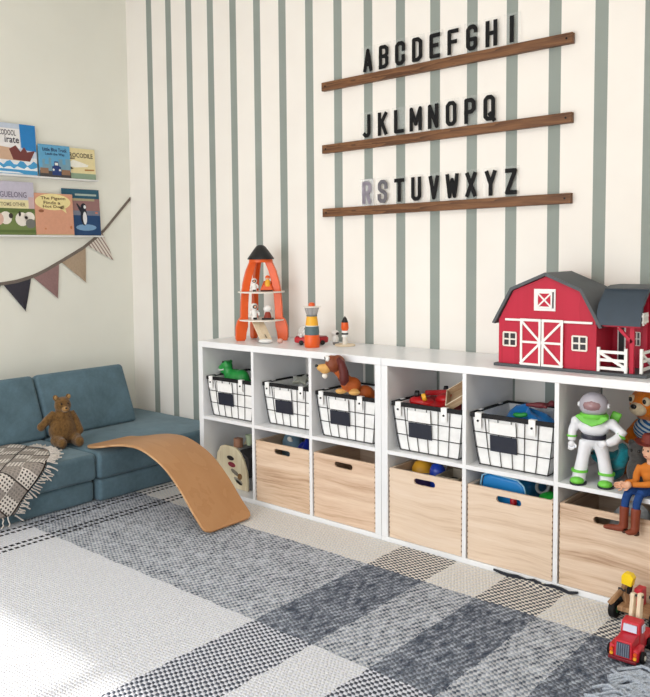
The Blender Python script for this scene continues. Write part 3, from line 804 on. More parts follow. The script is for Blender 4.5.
for s in (-1, 1):
    obj('eye', G().ell((.035,s*.015,.186),(.0035,.004,.004),seg=10), m_blackbead, t)
    obj('inner_ear', G().ell((.005,s*.030,.211),(.0035,.008,.009),seg=12), m_bearlight, t)

# ------------------------------------------------------------------ toys on top of the shelf
HT = H+.0006
m_orange = plain('orange_paint', (228,92,30), .35, 0, .45, .04)
m_black = plain('black_paint', (28,27,28), .4, 0, .4, .05)
m_whiteply = plain('white_ply', (232,226,216), .5, 0, .3, .03)
m_cream = wood('cream_wood', (236,218,190), (224,202,170), 'z', .6, .5)
m_red = plain('red_paint', (186,30,40), .35, 0, .5, .04)
m_white = plain('white_paint', (238,237,234), .4, 0, .4, .02)
m_yellow = plain('yellow_paint', (240,176,50), .4, 0, .4, .03)
m_slate = plain('slate_paint', (92,112,116), .5, 0, .3, .05)
m_skin = plain('skin_paint', (226,176,146), .5, 0, .3, .03)
m_grey = plain('grey_paint', (128,128,128), .5, 0, .3, .05)
m_clear = clear('clear_dome', (255,255,255), .24, .04)
RK = Vector((.243, -.178, HT)); view = Vector((.68,-.73,0)).normalized(); side = Vector((.73,.68,0)).normalized()
t = thing('toy_rocket', 'tall orange toy rocket with black nose cone on the shelf end', 'toy rocket', RK, math.atan2(side.y, side.x))
# local x = across the view, local -y = towards the camera
legp = [(.056,.395),(.078,.345),(.094,.285),(.103,.225),(.107,.16),(.108,.118),(.124,.098),(.133,.068),(.134,.012),(.129,.0),(.090,.0),(.083,.010),(.080,.040),(.072,.07),(.070,.16),(.066,.225),(.056,.285),(.040,.345),(.024,.385),(.024,.395)]
def leg(ang):
    g = G(); g.M = Matrix.Rotation(ang, 4, 'Z'); g.prism(legp, 'y', -.012, .012); return g
for a in (math.radians(-14), math.radians(180+14), math.radians(112)): obj('leg_fin', leg(a), m_orange, t, .002)
obj('collar', G().lathe([(.0,.387),(.058,.387),(.060,.394),(.058,.402),(.0,.402)]), m_orange, t)
obj('nose_cone', G().lathe([(0,.402),(.066,.402),(.066,.407),(.052,.427),(.034,.452),(.022,.467),(.012,.473),(0,.474)]), m_black, t, angle=50)
def disc(z):
    g = G(); return g.lathe([(0,z),(.117,z),(.117,z+.006),(0,z+.006)], seg=40)
obj('platform', disc(.100), m_whiteply, t); obj('platform', disc(.238), m_whiteply, t)
g = G(); g.bar((-.020,-.062,.098), (.020,-.150,.016), .060, .007); obj('boarding_ramp', g, m_cream, t, .001)
g = G(); g.ell((.018,-.158,.0115),(.036,.022,.011)); obj('ramp_foot', g, m_white, t)
g = G(); g.bar((.016,-.132,.040),(.023,-.147,.026), .016, .0012, (0,.6,.75)); obj('ramp_mark', g, m_black, t)
def rk(x, y, z): return RK+side*x-view*y+Vector((0,0,z))
def astronaut(label, loc, rz, suit, face=m_skin, h=.075):
    k = h/.075
    t = thing('toy_astronaut', label, 'toy figure', loc, rz, 'small wooden astronauts')
    g = G(); g.lathe([(0,.0), (.013*k,.0),(.014*k,.018*k),(.013*k,.040*k),(.008*k,.047*k),(0,.048*k)], seg=16)
    g.tube([(-.012*k,0,.040*k),(-.020*k,-.004*k,.028*k),(-.019*k,-.010*k,.020*k)],.005*k,8); g.tube([(.012*k,0,.040*k),(.020*k,-.004*k,.028*k),(.019*k,-.010*k,.020*k)],.005*k,8)
    obj('body', g, suit, t)
    hd = obj('helmet', G().ell((0,0,.058*k),(.0165*k,.0165*k,.0165*k)), m_white, t)
    obj('visor', G().ell((0,-.009*k,.058*k),(.012*k,.0095*k,.010*k)), m_black, hd)
    obj('face', G().ell((0,-.0125*k,.058*k),(.008*k,.007*k,.0065*k)), face, hd)
    g = G(); g.box(-.009*k,.009*k,-.004*k-.011*k,-.010*k,.0,.010*k); obj('boots', g, m_black, t, .002)
    return t
vz = math.atan2(side.y, side.x)
astronaut('white toy astronaut on the upper deck of the orange rocket', rk(-.034,-.026,.2445), vz, m_white, h=.066)
astronaut('white toy astronaut on the lower deck of the orange rocket', rk(-.036,-.045,.1065), vz+.3, m_white, h=.082)
t = thing('toy_pilot', 'orange pilot figure in a seat on the upper rocket deck', 'toy figure', rk(.026,-.016,.2445), vz)
obj('seat', G().hexa([(-.032,-.028,.004),(.032,-.028,.004),(.032,.024,.004),(-.032,.024,.004)], [(-.020,-.02,.030),(.024,-.02,.030),(.028,.024,.052),(-.012,.024,.052)]), m_orange, t, .004)
obj('body', G().lathe([(0,.024),(.014,.024),(.013,.05),(.007,.058),(0,.059)], (.006,-.012,0), 14), m_yellow, t)
hd = obj('head', G().ell((.006,-.012,.066),(.011,.011,.011)), m_skin, t); obj('cap', G().lathe([(.0118,.066),(.0115,.072),(.006,.078),(0,.079)], (.006,-.012,0), 16), m_orange, hd)
obj('footrest', G().box(-.030,.030,-.034,-.010,0,.006), m_black, t, .001)
t = thing('toy_robot', 'red and white round-headed toy on the lower rocket deck', 'toy figure', rk(.030,-.040,.1065), vz)
obj('body', G().lathe([(0,0),(.020,0),(.019,.012),(.013,.032),(.009,.037),(0,.038)], seg=18), plain('rust_paint',(150,58,40),.45), t)
obj('head', G().ell((0,0,.052),(.021,.012,.018)), m_white, t)
obj('base_ring', G().box(-.03,.03,-.03,-.012,0,.008), m_black, t, .002)
t = thing('toy_rover', 'red toy rover with clear dome behind the orange lantern tower', 'toy rover', (.560,-.175,HT), vz)
g = G(); g.prism([(.080*math.cos(a)*(.9+.1*abs(math.cos(a))), .048*math.sin(a)) for a in [2*PI*k/28 for k in range(28)]], 'z', .008, .034)
obj('hull', g, m_red, t, .005)
g = G(); g.prism([(.074*math.cos(a), .042*math.sin(a)) for a in [2*PI*k/28 for k in range(28)]], 'z', .034, .038); obj('deck', g, plain('deep_red',(140,20,32),.4), t)
for x in (-.05, .05):
    for y in (-.034, .034): obj('wheel', G().cyl((x,y-.008,.011),(x,y+.008,.011),.011,None,16), m_black, t, .002)
obj('dome', G().lathe([(.038,.038),(.038,.05),(.034,.068),(.024,.082),(.012,.089),(0,.0905)], (-.028,0,0), 24), m_clear, t)
g = G()
for k in range(4): g.rbox((-.052+.022*k,-.036,.044),(.010,.006,.016),(.2,0,.15*(-1)**k))
obj('window_posts', g, m_white, t, .001)
astronaut('white toy astronaut seated under the clear rover dome', (Vector((.560,-.175,HT+.0382))+side*-.028), vz, m_white, h=.048)
t = thing('toy_lantern_tower', 'stacked round tower of orange, grey and yellow with clear lantern', 'toy tower', (.640,-.268,HT), vz)
obj('base_drum', G().lathe([(0,0),(.034,0),(.035,.002),(.035,.055),(.034,.057),(0,.057)]), m_orange, t)
obj('grey_ring', G().lathe([(0,.057),(.033,.057),(.033,.064),(.034,.066),(.031,.096),(0,.096)]), m_slate, t)
obj('white_ring', G().lathe([(0,.096),(.029,.096),(.029,.100),(0,.100)]), m_white, t)
obj('yellow_cone', G().lathe([(0,.100),(.030,.100),(.024,.142),(.0,.142)]), m_yellow, t)
obj('grey_collar', G().lathe([(0,.142),(.025,.142),(.025,.146),(0,.146)]), m_slate, t)
obj('lantern_glass', G().lathe([(0,.146),(.022,.146),(.032,.182),(0,.182)]), clear('lantern_clear',(226,222,222),.35,.05), t)
g = G()
for k in range(8): a = 2*PI*k/8; g.tube([(.0225*math.cos(a),.0225*math.sin(a),.146),(.0325*math.cos(a),.0325*math.sin(a),.183)],.0014,5)
obj('lantern_bars', g, m_grey, t)
obj('cap_disc', G().lathe([(0,.183),(.042,.183),(.042,.187),(0,.189)]), m_whiteply, t)
obj('cap_knob', G().lathe([(0,.188),(.015,.188),(.014,.200),(.009,.204),(0,.205)]), m_orange, t)
t = thing('toy_astronaut', 'white toy astronaut with dark legs beside the tiny rocket on its round stand', 'toy figure', (.655,-.115,HT), vz+.2)
obj('body', G().lathe([(0,.0),(.012,.0),(.015,.012),(.016,.030),(.012,.042),(0,.043)], seg=16), m_white, t)
obj('helmet', G().ell((0,0,.053),(.018,.018,.015)), m_white, t)
obj('visor', G().ell((.004,-.010,.052),(.012,.009,.008)), m_black, t)
obj('boots', G().box(-.014,.014,-.018,-.004,0,.012), m_grey, t, .003)
t = thing('rocket_stand', 'round pale wooden stand with a tiny orange and black rocket', 'toy rocket', (.727,-.135,HT), vz)
obj('stand_disc', G().lathe([(0,0),(.046,0),(.048,.003),(.046,.007),(0,.007)], seg=32), m_cream, t)
obj('engine', G().lathe([(0,.007),(.013,.007),(.010,.040),(0,.040)]), m_whiteply, t)
obj('white_stage', G().lathe([(0,.040),(.015,.040),(.015,.070),(0,.070)]), m_white, t)
obj('black_band', G().lathe([(0,.052),(.0155,.052),(.0155,.060),(0,.060)]), m_black, t)
obj('orange_stage', G().lathe([(0,.070),(.013,.070),(.018,.082),(.016,.108),(0,.108)]), m_orange, t)
obj('nose_tip', G().lathe([(0,.108),(.016,.108),(.008,.128),(0,.137)]), m_black, t)
t = thing('toy_block', 'tiny pink wooden ball beside the rocket fin', 'toy', (.415,-.235,HT), 0)
obj('ball', G().ell((0,0,.0115),(.014,.014,.0115)), plain('pink_wood',(226,176,160),.5), t)

# ------------------------------------------------------------------ toy barn
m_barn = wood('barn_red', (188,30,58), (176,24,50), 'z', .4, .5)
m_roof = plain('slate_roof', (84,88,92), .6, 0, .35, .06)
m_roofd = plain('blue_slate_roof', (58,70,82), .55, 0, .35, .05)
m_barnin = plain('barn_window_dark', (30,26,30), .4)
BX, BY = 1.745, -.303
t = thing('toy_barn', 'red wooden toy barn with grey gambrel roof and white fenced porch', 'toy barn', (BX, BY, HT))
def bz(z): return z-H
obj('base_board', G().box(-.192,.345,-.012,.235,0,.010), m_roof, t, .001)
yb0, yb1 = 0.0, .215
obj('barn_body', G().prism([(-.178,.010),(.178,.010),(.178,.172),(.122,.281),(0,.333),(-.122,.281),(-.178,.172)], 'y', yb0, yb1), m_barn, t, .001)
rf = [(-.200,.160),(-.130,.291),(0,.347),(.130,.291),(.200,.160)]; ri = [(.190,.157),(.123,.282),(0,.335),(-.123,.282),(-.190,.157)]
obj('gambrel_roof', G().prism(rf+ri, 'y', yb0-.012, yb1+.012), m_roof, t)
obj('door_track', G().box(-.150,.166,-.008,-.0005,.170,.178), m_white, t, .0008)
def xbars(g, segs, w, y0, y1):
    for q, ((a, b), (c, d)) in enumerate(segs): g.bar((a,(y0+y1)/2-.00013*q,b),(c,(y0+y1)/2-.00013*q,d), abs(y1-y0), w, up=(Vector((c-a,0,d-b)).normalized()).cross(Vector((0,1,0))))
    return g
for s in (-1, 1):
    x0, x1 = sorted((s*.0015-.012, s*.079-.012)); x0, x1 = (-.0905, -.0135) if s < 0 else (-.0105, .0665)
    z0, z1 = .011, .180
    d = obj('barn_door', G().box(x0, x1, -.007, -.0005, z0, z1), m_barn, t)
    w = .008; zm = (z0+z1)/2; xo, xi = (x0, x1) if s < 0 else (x1, x0)
    g = xbars(G(), [((x0+w/2,z0),(x0+w/2,z1)), ((x1-w/2,z0),(x1-w/2,z1)), ((x0,z0+w/2),(x1,z0+w/2)), ((x0,z1-w/2),(x1,z1-w/2)), ((x0,zm),(x1,zm)),
          ((xo,z1-.004),(xi,zm)), ((xo,z0+.004),(xi,zm))], w, -.0105, -.0069)
    obj('white_bracing', g, m_white, d)
for cx in (-.133, .122):
    z0, z1 = .077, .126; h = .0245
    f = obj('barn_window', G().box(cx-h+.003, cx+h-.003, -.002, -.0003, z0+.003, z1-.003), m_barnin, t)
    zc = (z0+z1)/2
    obj('window_frame', xbars(G(), [((cx-h,z0),(cx-h,z1)),((cx+h,z0),(cx+h,z1)),((cx-h,z0),(cx+h,z0)),((cx-h,z1),(cx+h,z1)),((cx-h,zc),(cx+h,zc)),((cx,z0),(cx,z1))], .0055, -.005, -.0005), m_whiteply, f)
z0, z1 = .210, .288; h = .039; cx = -.003
f = obj('loft_door', G().box(cx-h, cx+h, -.004, -.0003, z0, z1), m_white, t)
obj('loft_opening', G().box(cx-.026, cx+.026, -.0052, -.0039, z0+.013, z1-.013), m_barn, f)
obj('loft_bracing', xbars(G(), [((cx-.026,z0+.013),(cx+.026,z1-.013)),((cx-.026,z1-.013),(cx+.026,z0+.013)),((cx-.026,z0+.013),(cx-.026,z1-.013)),((cx+.026,z0+.013),(cx+.026,z1-.013)),((cx-.026,z0+.013),(cx+.026,z0+.013)),((cx-.026,z1-.013),(cx+.026,z1-.013))], .0055, -.0075, -.0051), m_white, f)
obj('loft_dark_strip', G().box(cx+.029, cx+.033, -.0062, -.0039, z0+.010, z1-.010), m_barnin, f)  # dark strip beside the loft opening
# porch lean-to on the right
pr = [(-.012,.170),(-.010,.186),(.010,.238),(.070,.288),(.125,.297),(.222,.297),(.222,.286),(.125,.286),(.076,.277),(.020,.232),(.000,.170)]
obj('porch_roof', G().prism([(a,b) for a, b in pr], 'x', .1785, .322), m_roofd, t)
g = G(); g.prism([(.070,.2885),(.125,.2975),(.224,.2975),(.224,.301),(.123,.301),(.068,.2925)], 'x', .1785, .326); obj('porch_roof_top', g, m_roof, t)
obj('porch_back_wall', G().box(.1785,.318,.150,.158,.010,.287), m_barn, t)
g = G()
for x in (.292, ): g.box(x-.007, x+.007, .002, .016, .010, .176)
obj('porch_post', g, m_barn, t, .001)
obj('porch_post', G().box(.285,.299,.136,.150,.010,.286), m_barn, t, .001)
obj('porch_beam', G().box(.1785,.318,.001,.013,.164,.178), m_barn, t, .001)
g = xbars(G(), [((.292,.115),(.248,.162))], .010, .002, .013); obj('porch_brace', g, m_barn, t)
wd = obj('porch_door', G().box(.196,.224,.1485,.1499,.012,.160), m_white, t)
obj('porch_door_gap', G().box(.201,.219,.1475,.1484,.016,.154), m_barnin, wd)
pw = obj('porch_window', G().box(.250,.272,.1488,.1499,.090,.136), m_barnin, t)
obj('porch_window_frame', xbars(G(), [((.250,.09),(.250,.136)),((.272,.09),(.272,.136)),((.25,.09),(.272,.09)),((.25,.136),(.272,.136)),((.25,.113),(.272,.113)),((.261,.09),(.261,.136))], .003, .1465, .1487), m_whiteply, pw)
def fence(p0, p1):
    g = G(); p0 = Vector(p0); p1 = Vector(p1)
    for p in (p0, p1): g.bar(p+Vector((0,0,.012)), p+Vector((0,0,.095)), .009, .009)
    for z in (.024, .052, .080): g.bar(p0+Vector((0,0,z)), p1+Vector((0,0,z)), .005, .010)
    g.bar(p0+Vector((0,0,.078)), p1+Vector((0,0,.028)), .007, .009)
    return g
obj('porch_fence', fence((.188,-.004,-.001), (.277,-.004,-.001)), m_white, t)
obj('porch_fence', fence((.320,.014,-.001), (.320,.125,-.001)), m_white, t)
g = G()
for k in range(3): g.box(.3225, .327, .006+.020*k, .013+.020*k, .172+.004*k, .214)
for z in (.160,.180): g.box(.3225, .326, .000, .060, z+.020, z+.027)
obj('gable_lattice', g, m_white, t)

# ------------------------------------------------------------------ toy carry-case in the lower left cube
m_casewood = wood('pale_case_wood', (226,214,184), (206,190,156), 'z', .8, .55)
m_casedark = plain('dark_case_cloth', (46,44,46), .7)
t = thing('toy_carry_house', 'pale arched wooden carry house with grey base in the lower left cube', 'toy house', (.160,-.318,T+.0008), 0)
arch = [(-.118,0),(.104,0),(.104,.045),(.098,.095),(.080,.145),(.052,.185),(.022,.206),(-.055,.210),(-.085,.200),(-.108,.165),(-.118,.12)]
obj('arched_end', G().prism(arch, 'y', 0, .012), m_casewood, t, .002)
obj('arched_end', G().prism(arch, 'y', .188, .200), m_casewood, t, .002)
obj('dark_side', G().box(.070,.100,.0125,.1875,.062,.150), m_casedark, t, .004)
obj('roof_board', G().hexa([(.012,.0125,.192),(.040,.0125,.192),(.040,.1875,.192),(.012,.1875,.192)],[(.0,.0125,.204),(.042,.0125,.200),(.042,.1875,.200),(.0,.1875,.204)]), m_grey, t, .001)
obj('roof_slope', G().hexa([(.040,.0125,.178),(.098,.0125,.140),(.098,.1875,.140),(.040,.1875,.178)],[(.045,.0125,.196),(.104,.0125,.158),(.104,.1875,.158),(.045,.1875,.196)]), m_casedark, t, .001)
obj('floor_tray', G().box(-.110,.104,.0125,.1875,.002,.060), m_grey, t, .003)
for nm, c, u, z, w, h_, a in (('plaque', (40,34,34), -.012,.150,.020,.009,-.12), ('plaque', (142,48,62), -.004,.118,.021,.010,-.15), ('plaque', (124,116,104), .018,.082,.024,.008,-.45), ('plaque', (132,96,58), .052,.066,.012,.013,-.3), ('plaque', (150,144,132), .040,.044,.026,.008,-.4), ('plaque', (60,50,46), .044,.036,.020,.006,-.4)):
    g = G(); P = [(u+1.2*(w*math.cos(q)*math.cos(a)-h_*math.sin(q)*math.sin(a)), z+1.2*(w*math.cos(q)*math.sin(a)+h_*math.sin(q)*math.cos(a))) for q in [2*PI*k/16 for k in range(16)]]
    g.prism(P, 'y', -.003, -.0002); obj(nm, g, plain('plaque_%d_%d' % (c[0], c[2]), c, .5), t)
obj('carry_handle', G().cyl((.004,.040,.200),(.004,.040,.246),.024,.024,20), plain('brown_knob',(150,108,84),.5), t, .004)
t = thing('toy_cup', 'small pale green cup standing on the carry house roof', 'cup', (.190,-.225,T+.206), 0)
obj('cup_body', G().lathe([(0,0),(.014,0),(.019,.044),(.021,.052),(.018,.052),(.013,.006),(0,.006)]), plain('pale_green',(176,188,156),.5), t)
# ------------------------------------------------------------------ toys in the wire baskets
ZB = ZS+.0105                                          # floor of a basket liner
m_green = plain('green_plastic', (30,140,60), .35, 0, .45, .12, 18)
m_dgreen = plain('dark_green_plastic', (18,92,44), .4, 0, .4, .08)
t = thing('toy_dinosaur', 'green toy dinosaur peeking over the basket nearest the couch', 'toy dinosaur', (.150,-.275,ZB), 0)
obj('body', plush(G(), [((.006,0,.165),(.066,.046,.058)), ((.040,0,.178),(.048,.038,.046)), ((-.030,-.006,.165),(.034,.032,.042)), ((-.052,-.010,.236),(.034,.027,.028)), ((-.078,-.014,.224),(.024,.021,.017)), ((-.070,-.013,.205),(.022,.017,.010)),
    ((-.040,-.026,.255),(.010,.009,.010)), ((-.044,.012,.256),(.010,.009,.010))],
    [([(-.030,-.006,.17),(-.042,-.008,.205),(-.05,-.01,.235)],[.032,.026,.024]), ([(-.035,-.03,.16),(-.052,-.046,.150),(-.060,-.05,.138)],[.013,.010,.008]), ([(-.035,.02,.16),(-.058,.034,.150),(-.066,.036,.138)],[.013,.010,.008]),
     ([(.0,-.026,.13),(.006,-.03,.06),(-.006,-.03,.014)],[.03,.022,.018]), ([(.0,.026,.13),(.006,.03,.06),(-.006,.03,.014)],[.03,.022,.018]), ([(.04,.01,.16),(.075,.03,.15),(.095,.055,.12)],[.034,.02,.008])]), m_green, t, remesh=.0045)
for s in (-1, 1): obj('eye', G().ell((-.060,-.010+s*.019,.256),(.006,.005,.006),seg=10), m_blackbead, t)
g = G()
for k in range(6): x = -.088+.008*k; g.cyl((x,-.014-.018+.0009*k,.219),(x,-.014-.0185,.212),.0026,.0004,6)
g.tube([(-.098,-.016,.213),(-.086,-.033,.2135),(-.066,-.036,.216),(-.050,-.034,.221)],.0028,6)
obj('teeth', g, m_white, t)
g = G()
for k in range(7): g.cyl((-.02+.016*k,.002,.196-.002*k),(-.016+.016*k,.002,.210-.003*k),.006,.0012,8)
obj('back_ridge', g, m_dgreen, t)
def lump(r, h, seed, n=30, amp=.18, flat=False):
    """a bunched heap of cloth with folds"""
    rr = random.Random(seed); ph = [rr.uniform(0,6) for _ in range(8)]
    g = G(); rings = []
    for i in range(15):
        q = i/14; z = h*q if not flat else h*q
        prof_ = math.sqrt(max(0, 1-q**5))*.92+.02
        ring = []
        for k in range(n):
            a = 2*PI*k/n
            w = 1+amp*.5*math.sin(3*a+ph[0]+q*3)+amp*.35*math.sin(5*a+ph[1]-q*4)+amp*.25*math.sin(9*a+ph[2]+q*5)
            c, s_ = math.cos(a), math.sin(a); m_ = max(abs(c), abs(s_))**.45
            tp = .86+.14*min(1,q*1.2)
            ring.append(g.v((tp*r[0]*prof_*w*c/m_*.82, tp*r[1]*prof_*w*s_/m_*.82, z*(1+.10*math.sin(2*a+ph[3])*q+.07*math.sin(5*a+ph[4])*q))))
        rings.append(ring)
    g.loft(rings); return g
m_dcloth = fuzzy('charcoal_cloth', (46,46,50), 120, .3)
t = tag(obj('cloth_bundle', lump((.045,.055), .178, 4), m_dcloth, loc=(.266,-.150,ZB)), 'charcoal cloth bundle behind the green dinosaur in its basket', 'cloth')
m_gcloth = fuzzy('grey_green_cloth', (134,138,128), 120, .2)
t = thing('grey_star_toy', 'grey-green soft toy with pointed arms in the second basket from the couch', 'soft toy', (ccx[1]+.01,-.175,ZB))
obj('body', lump((.105,.098), .166, 11, amp=.14), m_gcloth, t)
g = G()
P = []
for k in range(10): a = PI/2+2*PI*k/10; r_ = .060 if k % 2 == 0 else .026; P.append((r_*math.cos(a), r_*math.sin(a)))
g.M = Matrix.Translation((-.01,-.055,.200)) @ Euler((.25,0,.3)).to_matrix().to_4x4(); g.prism(P, 'z', -.008, .010)
obj('pointed_star', g, fuzzy('sage_cloth', (150,152,140), 120, .2), t, .005)
# toy dog
m_dog = plain('chestnut_dog', (128,64,36), .5, 0, .35, .1, 14)
m_dogtan = plain('tan_dog', (216,166,96), .5, 0, .35, .05)
m_dogor = plain('orange_brown_dog', (178,88,36), .45, 0, .35, .1, 14)
m_ear = plain('dark_red_ear', (88,30,26), .5, 0, .35, .1)
t = thing('toy_dog', 'brown toy dog with long dark ears leaning out of the third basket', 'toy dog', (.945,-.300,ZB), .74)
obj('body', plush(G(), [((-.048,-.036,.232),(.038,.037,.036)), ((.050,.008,.160),(.044,.040,.042)), ((.005,-.010,.192),(.044,.036,.036)), ((-.070,-.046,.240),(.030,.027,.032))],
    [([(.035,-.014,.15),(.036,-.016,.08),(.036,-.016,.012)],[.024,.018,.016]), ([(.065,.024,.15),(.068,.024,.07),(.066,.024,.012)],[.026,.02,.016]),
     ([(.08,.02,.18),(.100,.022,.20),(.106,.022,.222)],[.010,.008,.006]), ([(-.06,-.04,.235),(-.085,-.052,.27),(-.115,-.062,.305)],[.028,.023,.022])]), m_dogor, t, remesh=.005)
_hx, _hy, _hz = -.078, -.064, .014
def hp(*p): return (p[0]+_hx, p[1]+_hy, p[2]+_hz)
hd = obj('head', plush(G(), [(hp(-.052,0,.312),(.037,.033,.034)), (hp(-.034,0,.318),(.032,.032,.034)), (hp(-.060,0,.332),(.025,.028,.019))]), m_dog, t, remesh=.004)
obj('muzzle', plush(G(), [(hp(-.098,0,.298),(.026,.020,.017)), (hp(-.082,0,.297),(.026,.024,.020)), (hp(-.088,0,.282),(.020,.016,.009))]), m_dogtan, hd, remesh=.0035)
obj('nose', G().ell(hp(-.123,0,.307),(.0075,.0095,.007)), m_blackbead, hd)
for s in (-1, 1):
    dz = 0 if s < 0 else -.035
    e = obj('eye', G().ell(hp(-.078,s*.016,.338),(.010,.011,.012)), m_white, hd); obj('pupil', G().ell(hp(-.0868,s*.0172,.339),(.003,.0045,.005),seg=10), m_blackbead, hd)
    obj('ear', plush(G(), [], [([hp(-.036,s*.028,.342+dz),hp(-.022,s*.042,.320+dz),hp(-.012,s*.044,.280+dz*.5),hp(-.012,s*.043,.250+dz*.2),hp(-.018,s*.041,.230)],[.010,.017,.020,.021,.011])]), m_ear, t, remesh=.0035)
obj('chin', G().ell(hp(-.088,0,.264),(.013,.012,.012)), m_whiteply, hd)
for x, y in ((-.096,-.034), (-.044,-.072)):
    obj('front_paw', plush(G(), [((x,y,.207),(.026,.016,.0125))], [([(-.045,-.04,.222),(x*.6-.02,y*.7-.012,.214),(x+.012,y+.004,.209)],[.015,.013,.012])]), m_dogtan, t, remesh=.0035)
# basket with red toy and tray
m_rc = plain('red_plastic', (186,24,30), .3, 0, .5, .08, 14)
t = thing('toy_plane', 'red plastic toy vehicle with black and yellow wheels upturned in a basket', 'toy vehicle', (1.262,-.245,ZB), 0)
obj('chassis', G().hexa([(-.085,-.075,.02),(.085,-.075,.02),(.085,.085,.02),(-.085,.085,.02)],[(-.095,-.085,.176),(.075,-.085,.182),(.080,.085,.205),(-.070,.085,.192)]), m_rc, t, .014, seg=3)
g = G(); g.ell((-.035,-.035,.184),(.055,.040,.022),(0,.1,.3)); g.ell((.040,.02,.196),(.050,.042,.024),(0,-.15,-.3)); g.bar((-.07,.05,.205),(.07,.06,.222),.020,.022)
obj('body_shell', g, m_rc, t, .003)
for (x, y, z) in ((-.058,-.040,.214), (.012,.070,.226)):
    w_ = obj('wheel', G().cyl((x-.008,y-.004,z),(x+.008,y+.004,z),.015,None,20), m_black, t, .003)
    obj('hub', G().cyl((x-.010,y-.005,z),(x+.010,y+.005,z),.006,None,12), m_grey, w_)
w_ = obj('wheel', G().cyl((-.020,-.062,.206),(-.006,-.054,.211),.016,None,20), m_yellow, t, .003); obj('hub', G().cyl((-.0235,-.064,.205),(-.004,-.053,.2115),.007,None,12), m_black, w_)
t = thing('wooden_tray', 'small pale-edged wooden tray tipped up beside the red toy in the basket', 'tray', (1.388,-.274,ZB+.236), 0); t.scale = (.9,.9,.9)
t.rotation_euler = (math.radians(26), math.radians(-34), math.radians(12))
m_tray = wood('tray_wood', (190,164,132), (160,130,98), 'x', 1, .5); m_trayedge = plain('tray_edge', (232,218,194), .5)
obj('tray_base', G().box(-.056,.050,-.062,.062,-.018,-.014), m_tray, t)
for nm, b in (('tray_side', (-.056,.050,-.066,-.062)), ('tray_side', (-.056,.050,.062,.066)), ('tray_side', (-.060,-.056,-.066,.066)), ('tray_side', (.050,.054,-.066,.066))):
    s_ = obj(nm, G().box(*b, -.018, .012), m_tray, t); obj('tray_rim', G().box(*b, .012, .0145), m_trayedge, s_)
# basket with blue cloth
m_bcloth = fuzzy('bright_blue_cloth', (24,122,196), 90, .16, .3)
tag(obj('blue_cloth', lump((.158,.150), .186, 21, 36, .10), m_bcloth, loc=(ccx[4]-.004,-.215,ZB)), 'bright blue cloth bunched up in the basket under the red barn', 'cloth')
t = thing('toy_figure', 'small maroon and grey toy figure lying on the bright blue cloth', 'toy figure', (ccx[4]+.050,-.235,ZB+.210), .4)
obj('body', plush(G(), [((0,0,.010),(.034,.014,.012)), ((.040,.01,.016),(.014,.013,.013))], [([(-.02,0,.01),(-.05,.02,.006)],[.010,.007]), ([(.01,0,.01),(.02,-.03,.008)],[.009,.007])]), plain('maroon_toy',(120,52,56),.5), t, remesh=.004)
t = tag(obj('green_toy_piece', plush(G(), [((0,0,0),(.024,.014,.010)), ((.02,.004,.004),(.013,.011,.009))]), m_green, loc=(ccx[4]+.006,-.318,ZB+.190), remesh=.0035), 'little green toy piece at the front of the bright blue cloth', 'toy')

# ------------------------------------------------------------------ toys in the wooden boxes
ZX = T+.0008+.0126
m_navy = fuzzy('navy_cloth', (24,40,140), 90, .2, .3)
tag(obj('navy_cloth', lump((.088,.120), .282, 31, 36, .10), m_navy, loc=(ccx[1]+.040,-.222,ZX)), 'navy blue cloth heaped in the box nearest the couch', 'cloth')
m_teal = plain('dusty_teal', (112,140,156), .6, 0, .3, .15, 25)
t = thing('soft_ball', 'dusty teal soft ball with pale patch next to the navy cloth', 'ball', (ccx[1]-.090,-.200,ZX), 0); t.scale = (.85,.85,.98)
obj('ball', G().lathe([(0,0),(.045,.005),(.060,.03),(.062,.2),(.060,.255),(.046,.285),(.022,.300),(0,.303)], seg=24), m_teal, t)
obj('patch', G().ell((.018,-.046,.270),(.018,.010,.018),(.5,0,0)), m_whiteply, t)
tag(obj('box_shade', lump((.14,.145), .15, 37, 30, .06), plain('box_shade_brown',(44,32,28),.9), loc=(ccx[2],-.21,ZX)), 'dark brown lump imitating shade inside the box under the toy dog basket', 'cloth')  # dark lump put in for the shade inside an empty box
# box with balls and tray
t = thing('toy_ball', 'yellow and purple toy ball at the left of its wooden box', 'ball', (ccx[3]-.098,-.235,ZX), 0)
obj('lower_half', G().lathe([(0,0),(.035,.004),(.046,.03),(.046,.20),(.045,.235),(.0,.236)], seg=24), plain('purple_plastic',(92,76,140),.4), t)
obj('upper_half', G().lathe([(0,.2365),(.045,.2365),(.044,.255),(.034,.277),(.016,.290),(0,.293)], seg=24), m_yellow, t)
obj('band', G().lathe([(0,.228),(.0475,.228),(.0475,.245),(0,.245)], seg=24), m_grey, t)
t = thing('toy_ball', 'shiny blue toy ball with two white sticks in the middle of its box', 'ball', (ccx[3]-.016,-.255,ZX), 0); t.scale = (.85,.85,1.0)
obj('ball', G().lathe([(0,0),(.026,.003),(.036,.03),(.036,.22),(.038,.25),(.036,.268),(.026,.286),(.012,.294),(0,.296)], seg=24), plain('blue_plastic',(34,72,190),.25,0,.5,.05), t)
for s in (0,1): obj('stick', G().cyl((.002+.012*s,.03,.22),(.016+.016*s,.055,.330),.003,None,8), m_white, t)
t = thing('beige_tray', 'beige open tray with dark inside at the right of the box with balls', 'tray', (ccx[3]+.070,-.262,ZX), .04)
m_beige = plain('beige_felt', (184,172,154), .8, 0, .2, .08)
g = G(); ob = [(-.048,-.07),(.044,-.07),(.044,.07),(-.048,.07)]
g.hexa([(a*.9,b*.9,0) for a, b in ob], [(a,b,.225) for a, b in ob]); obj('tray_block', g, m_beige, t, .004)
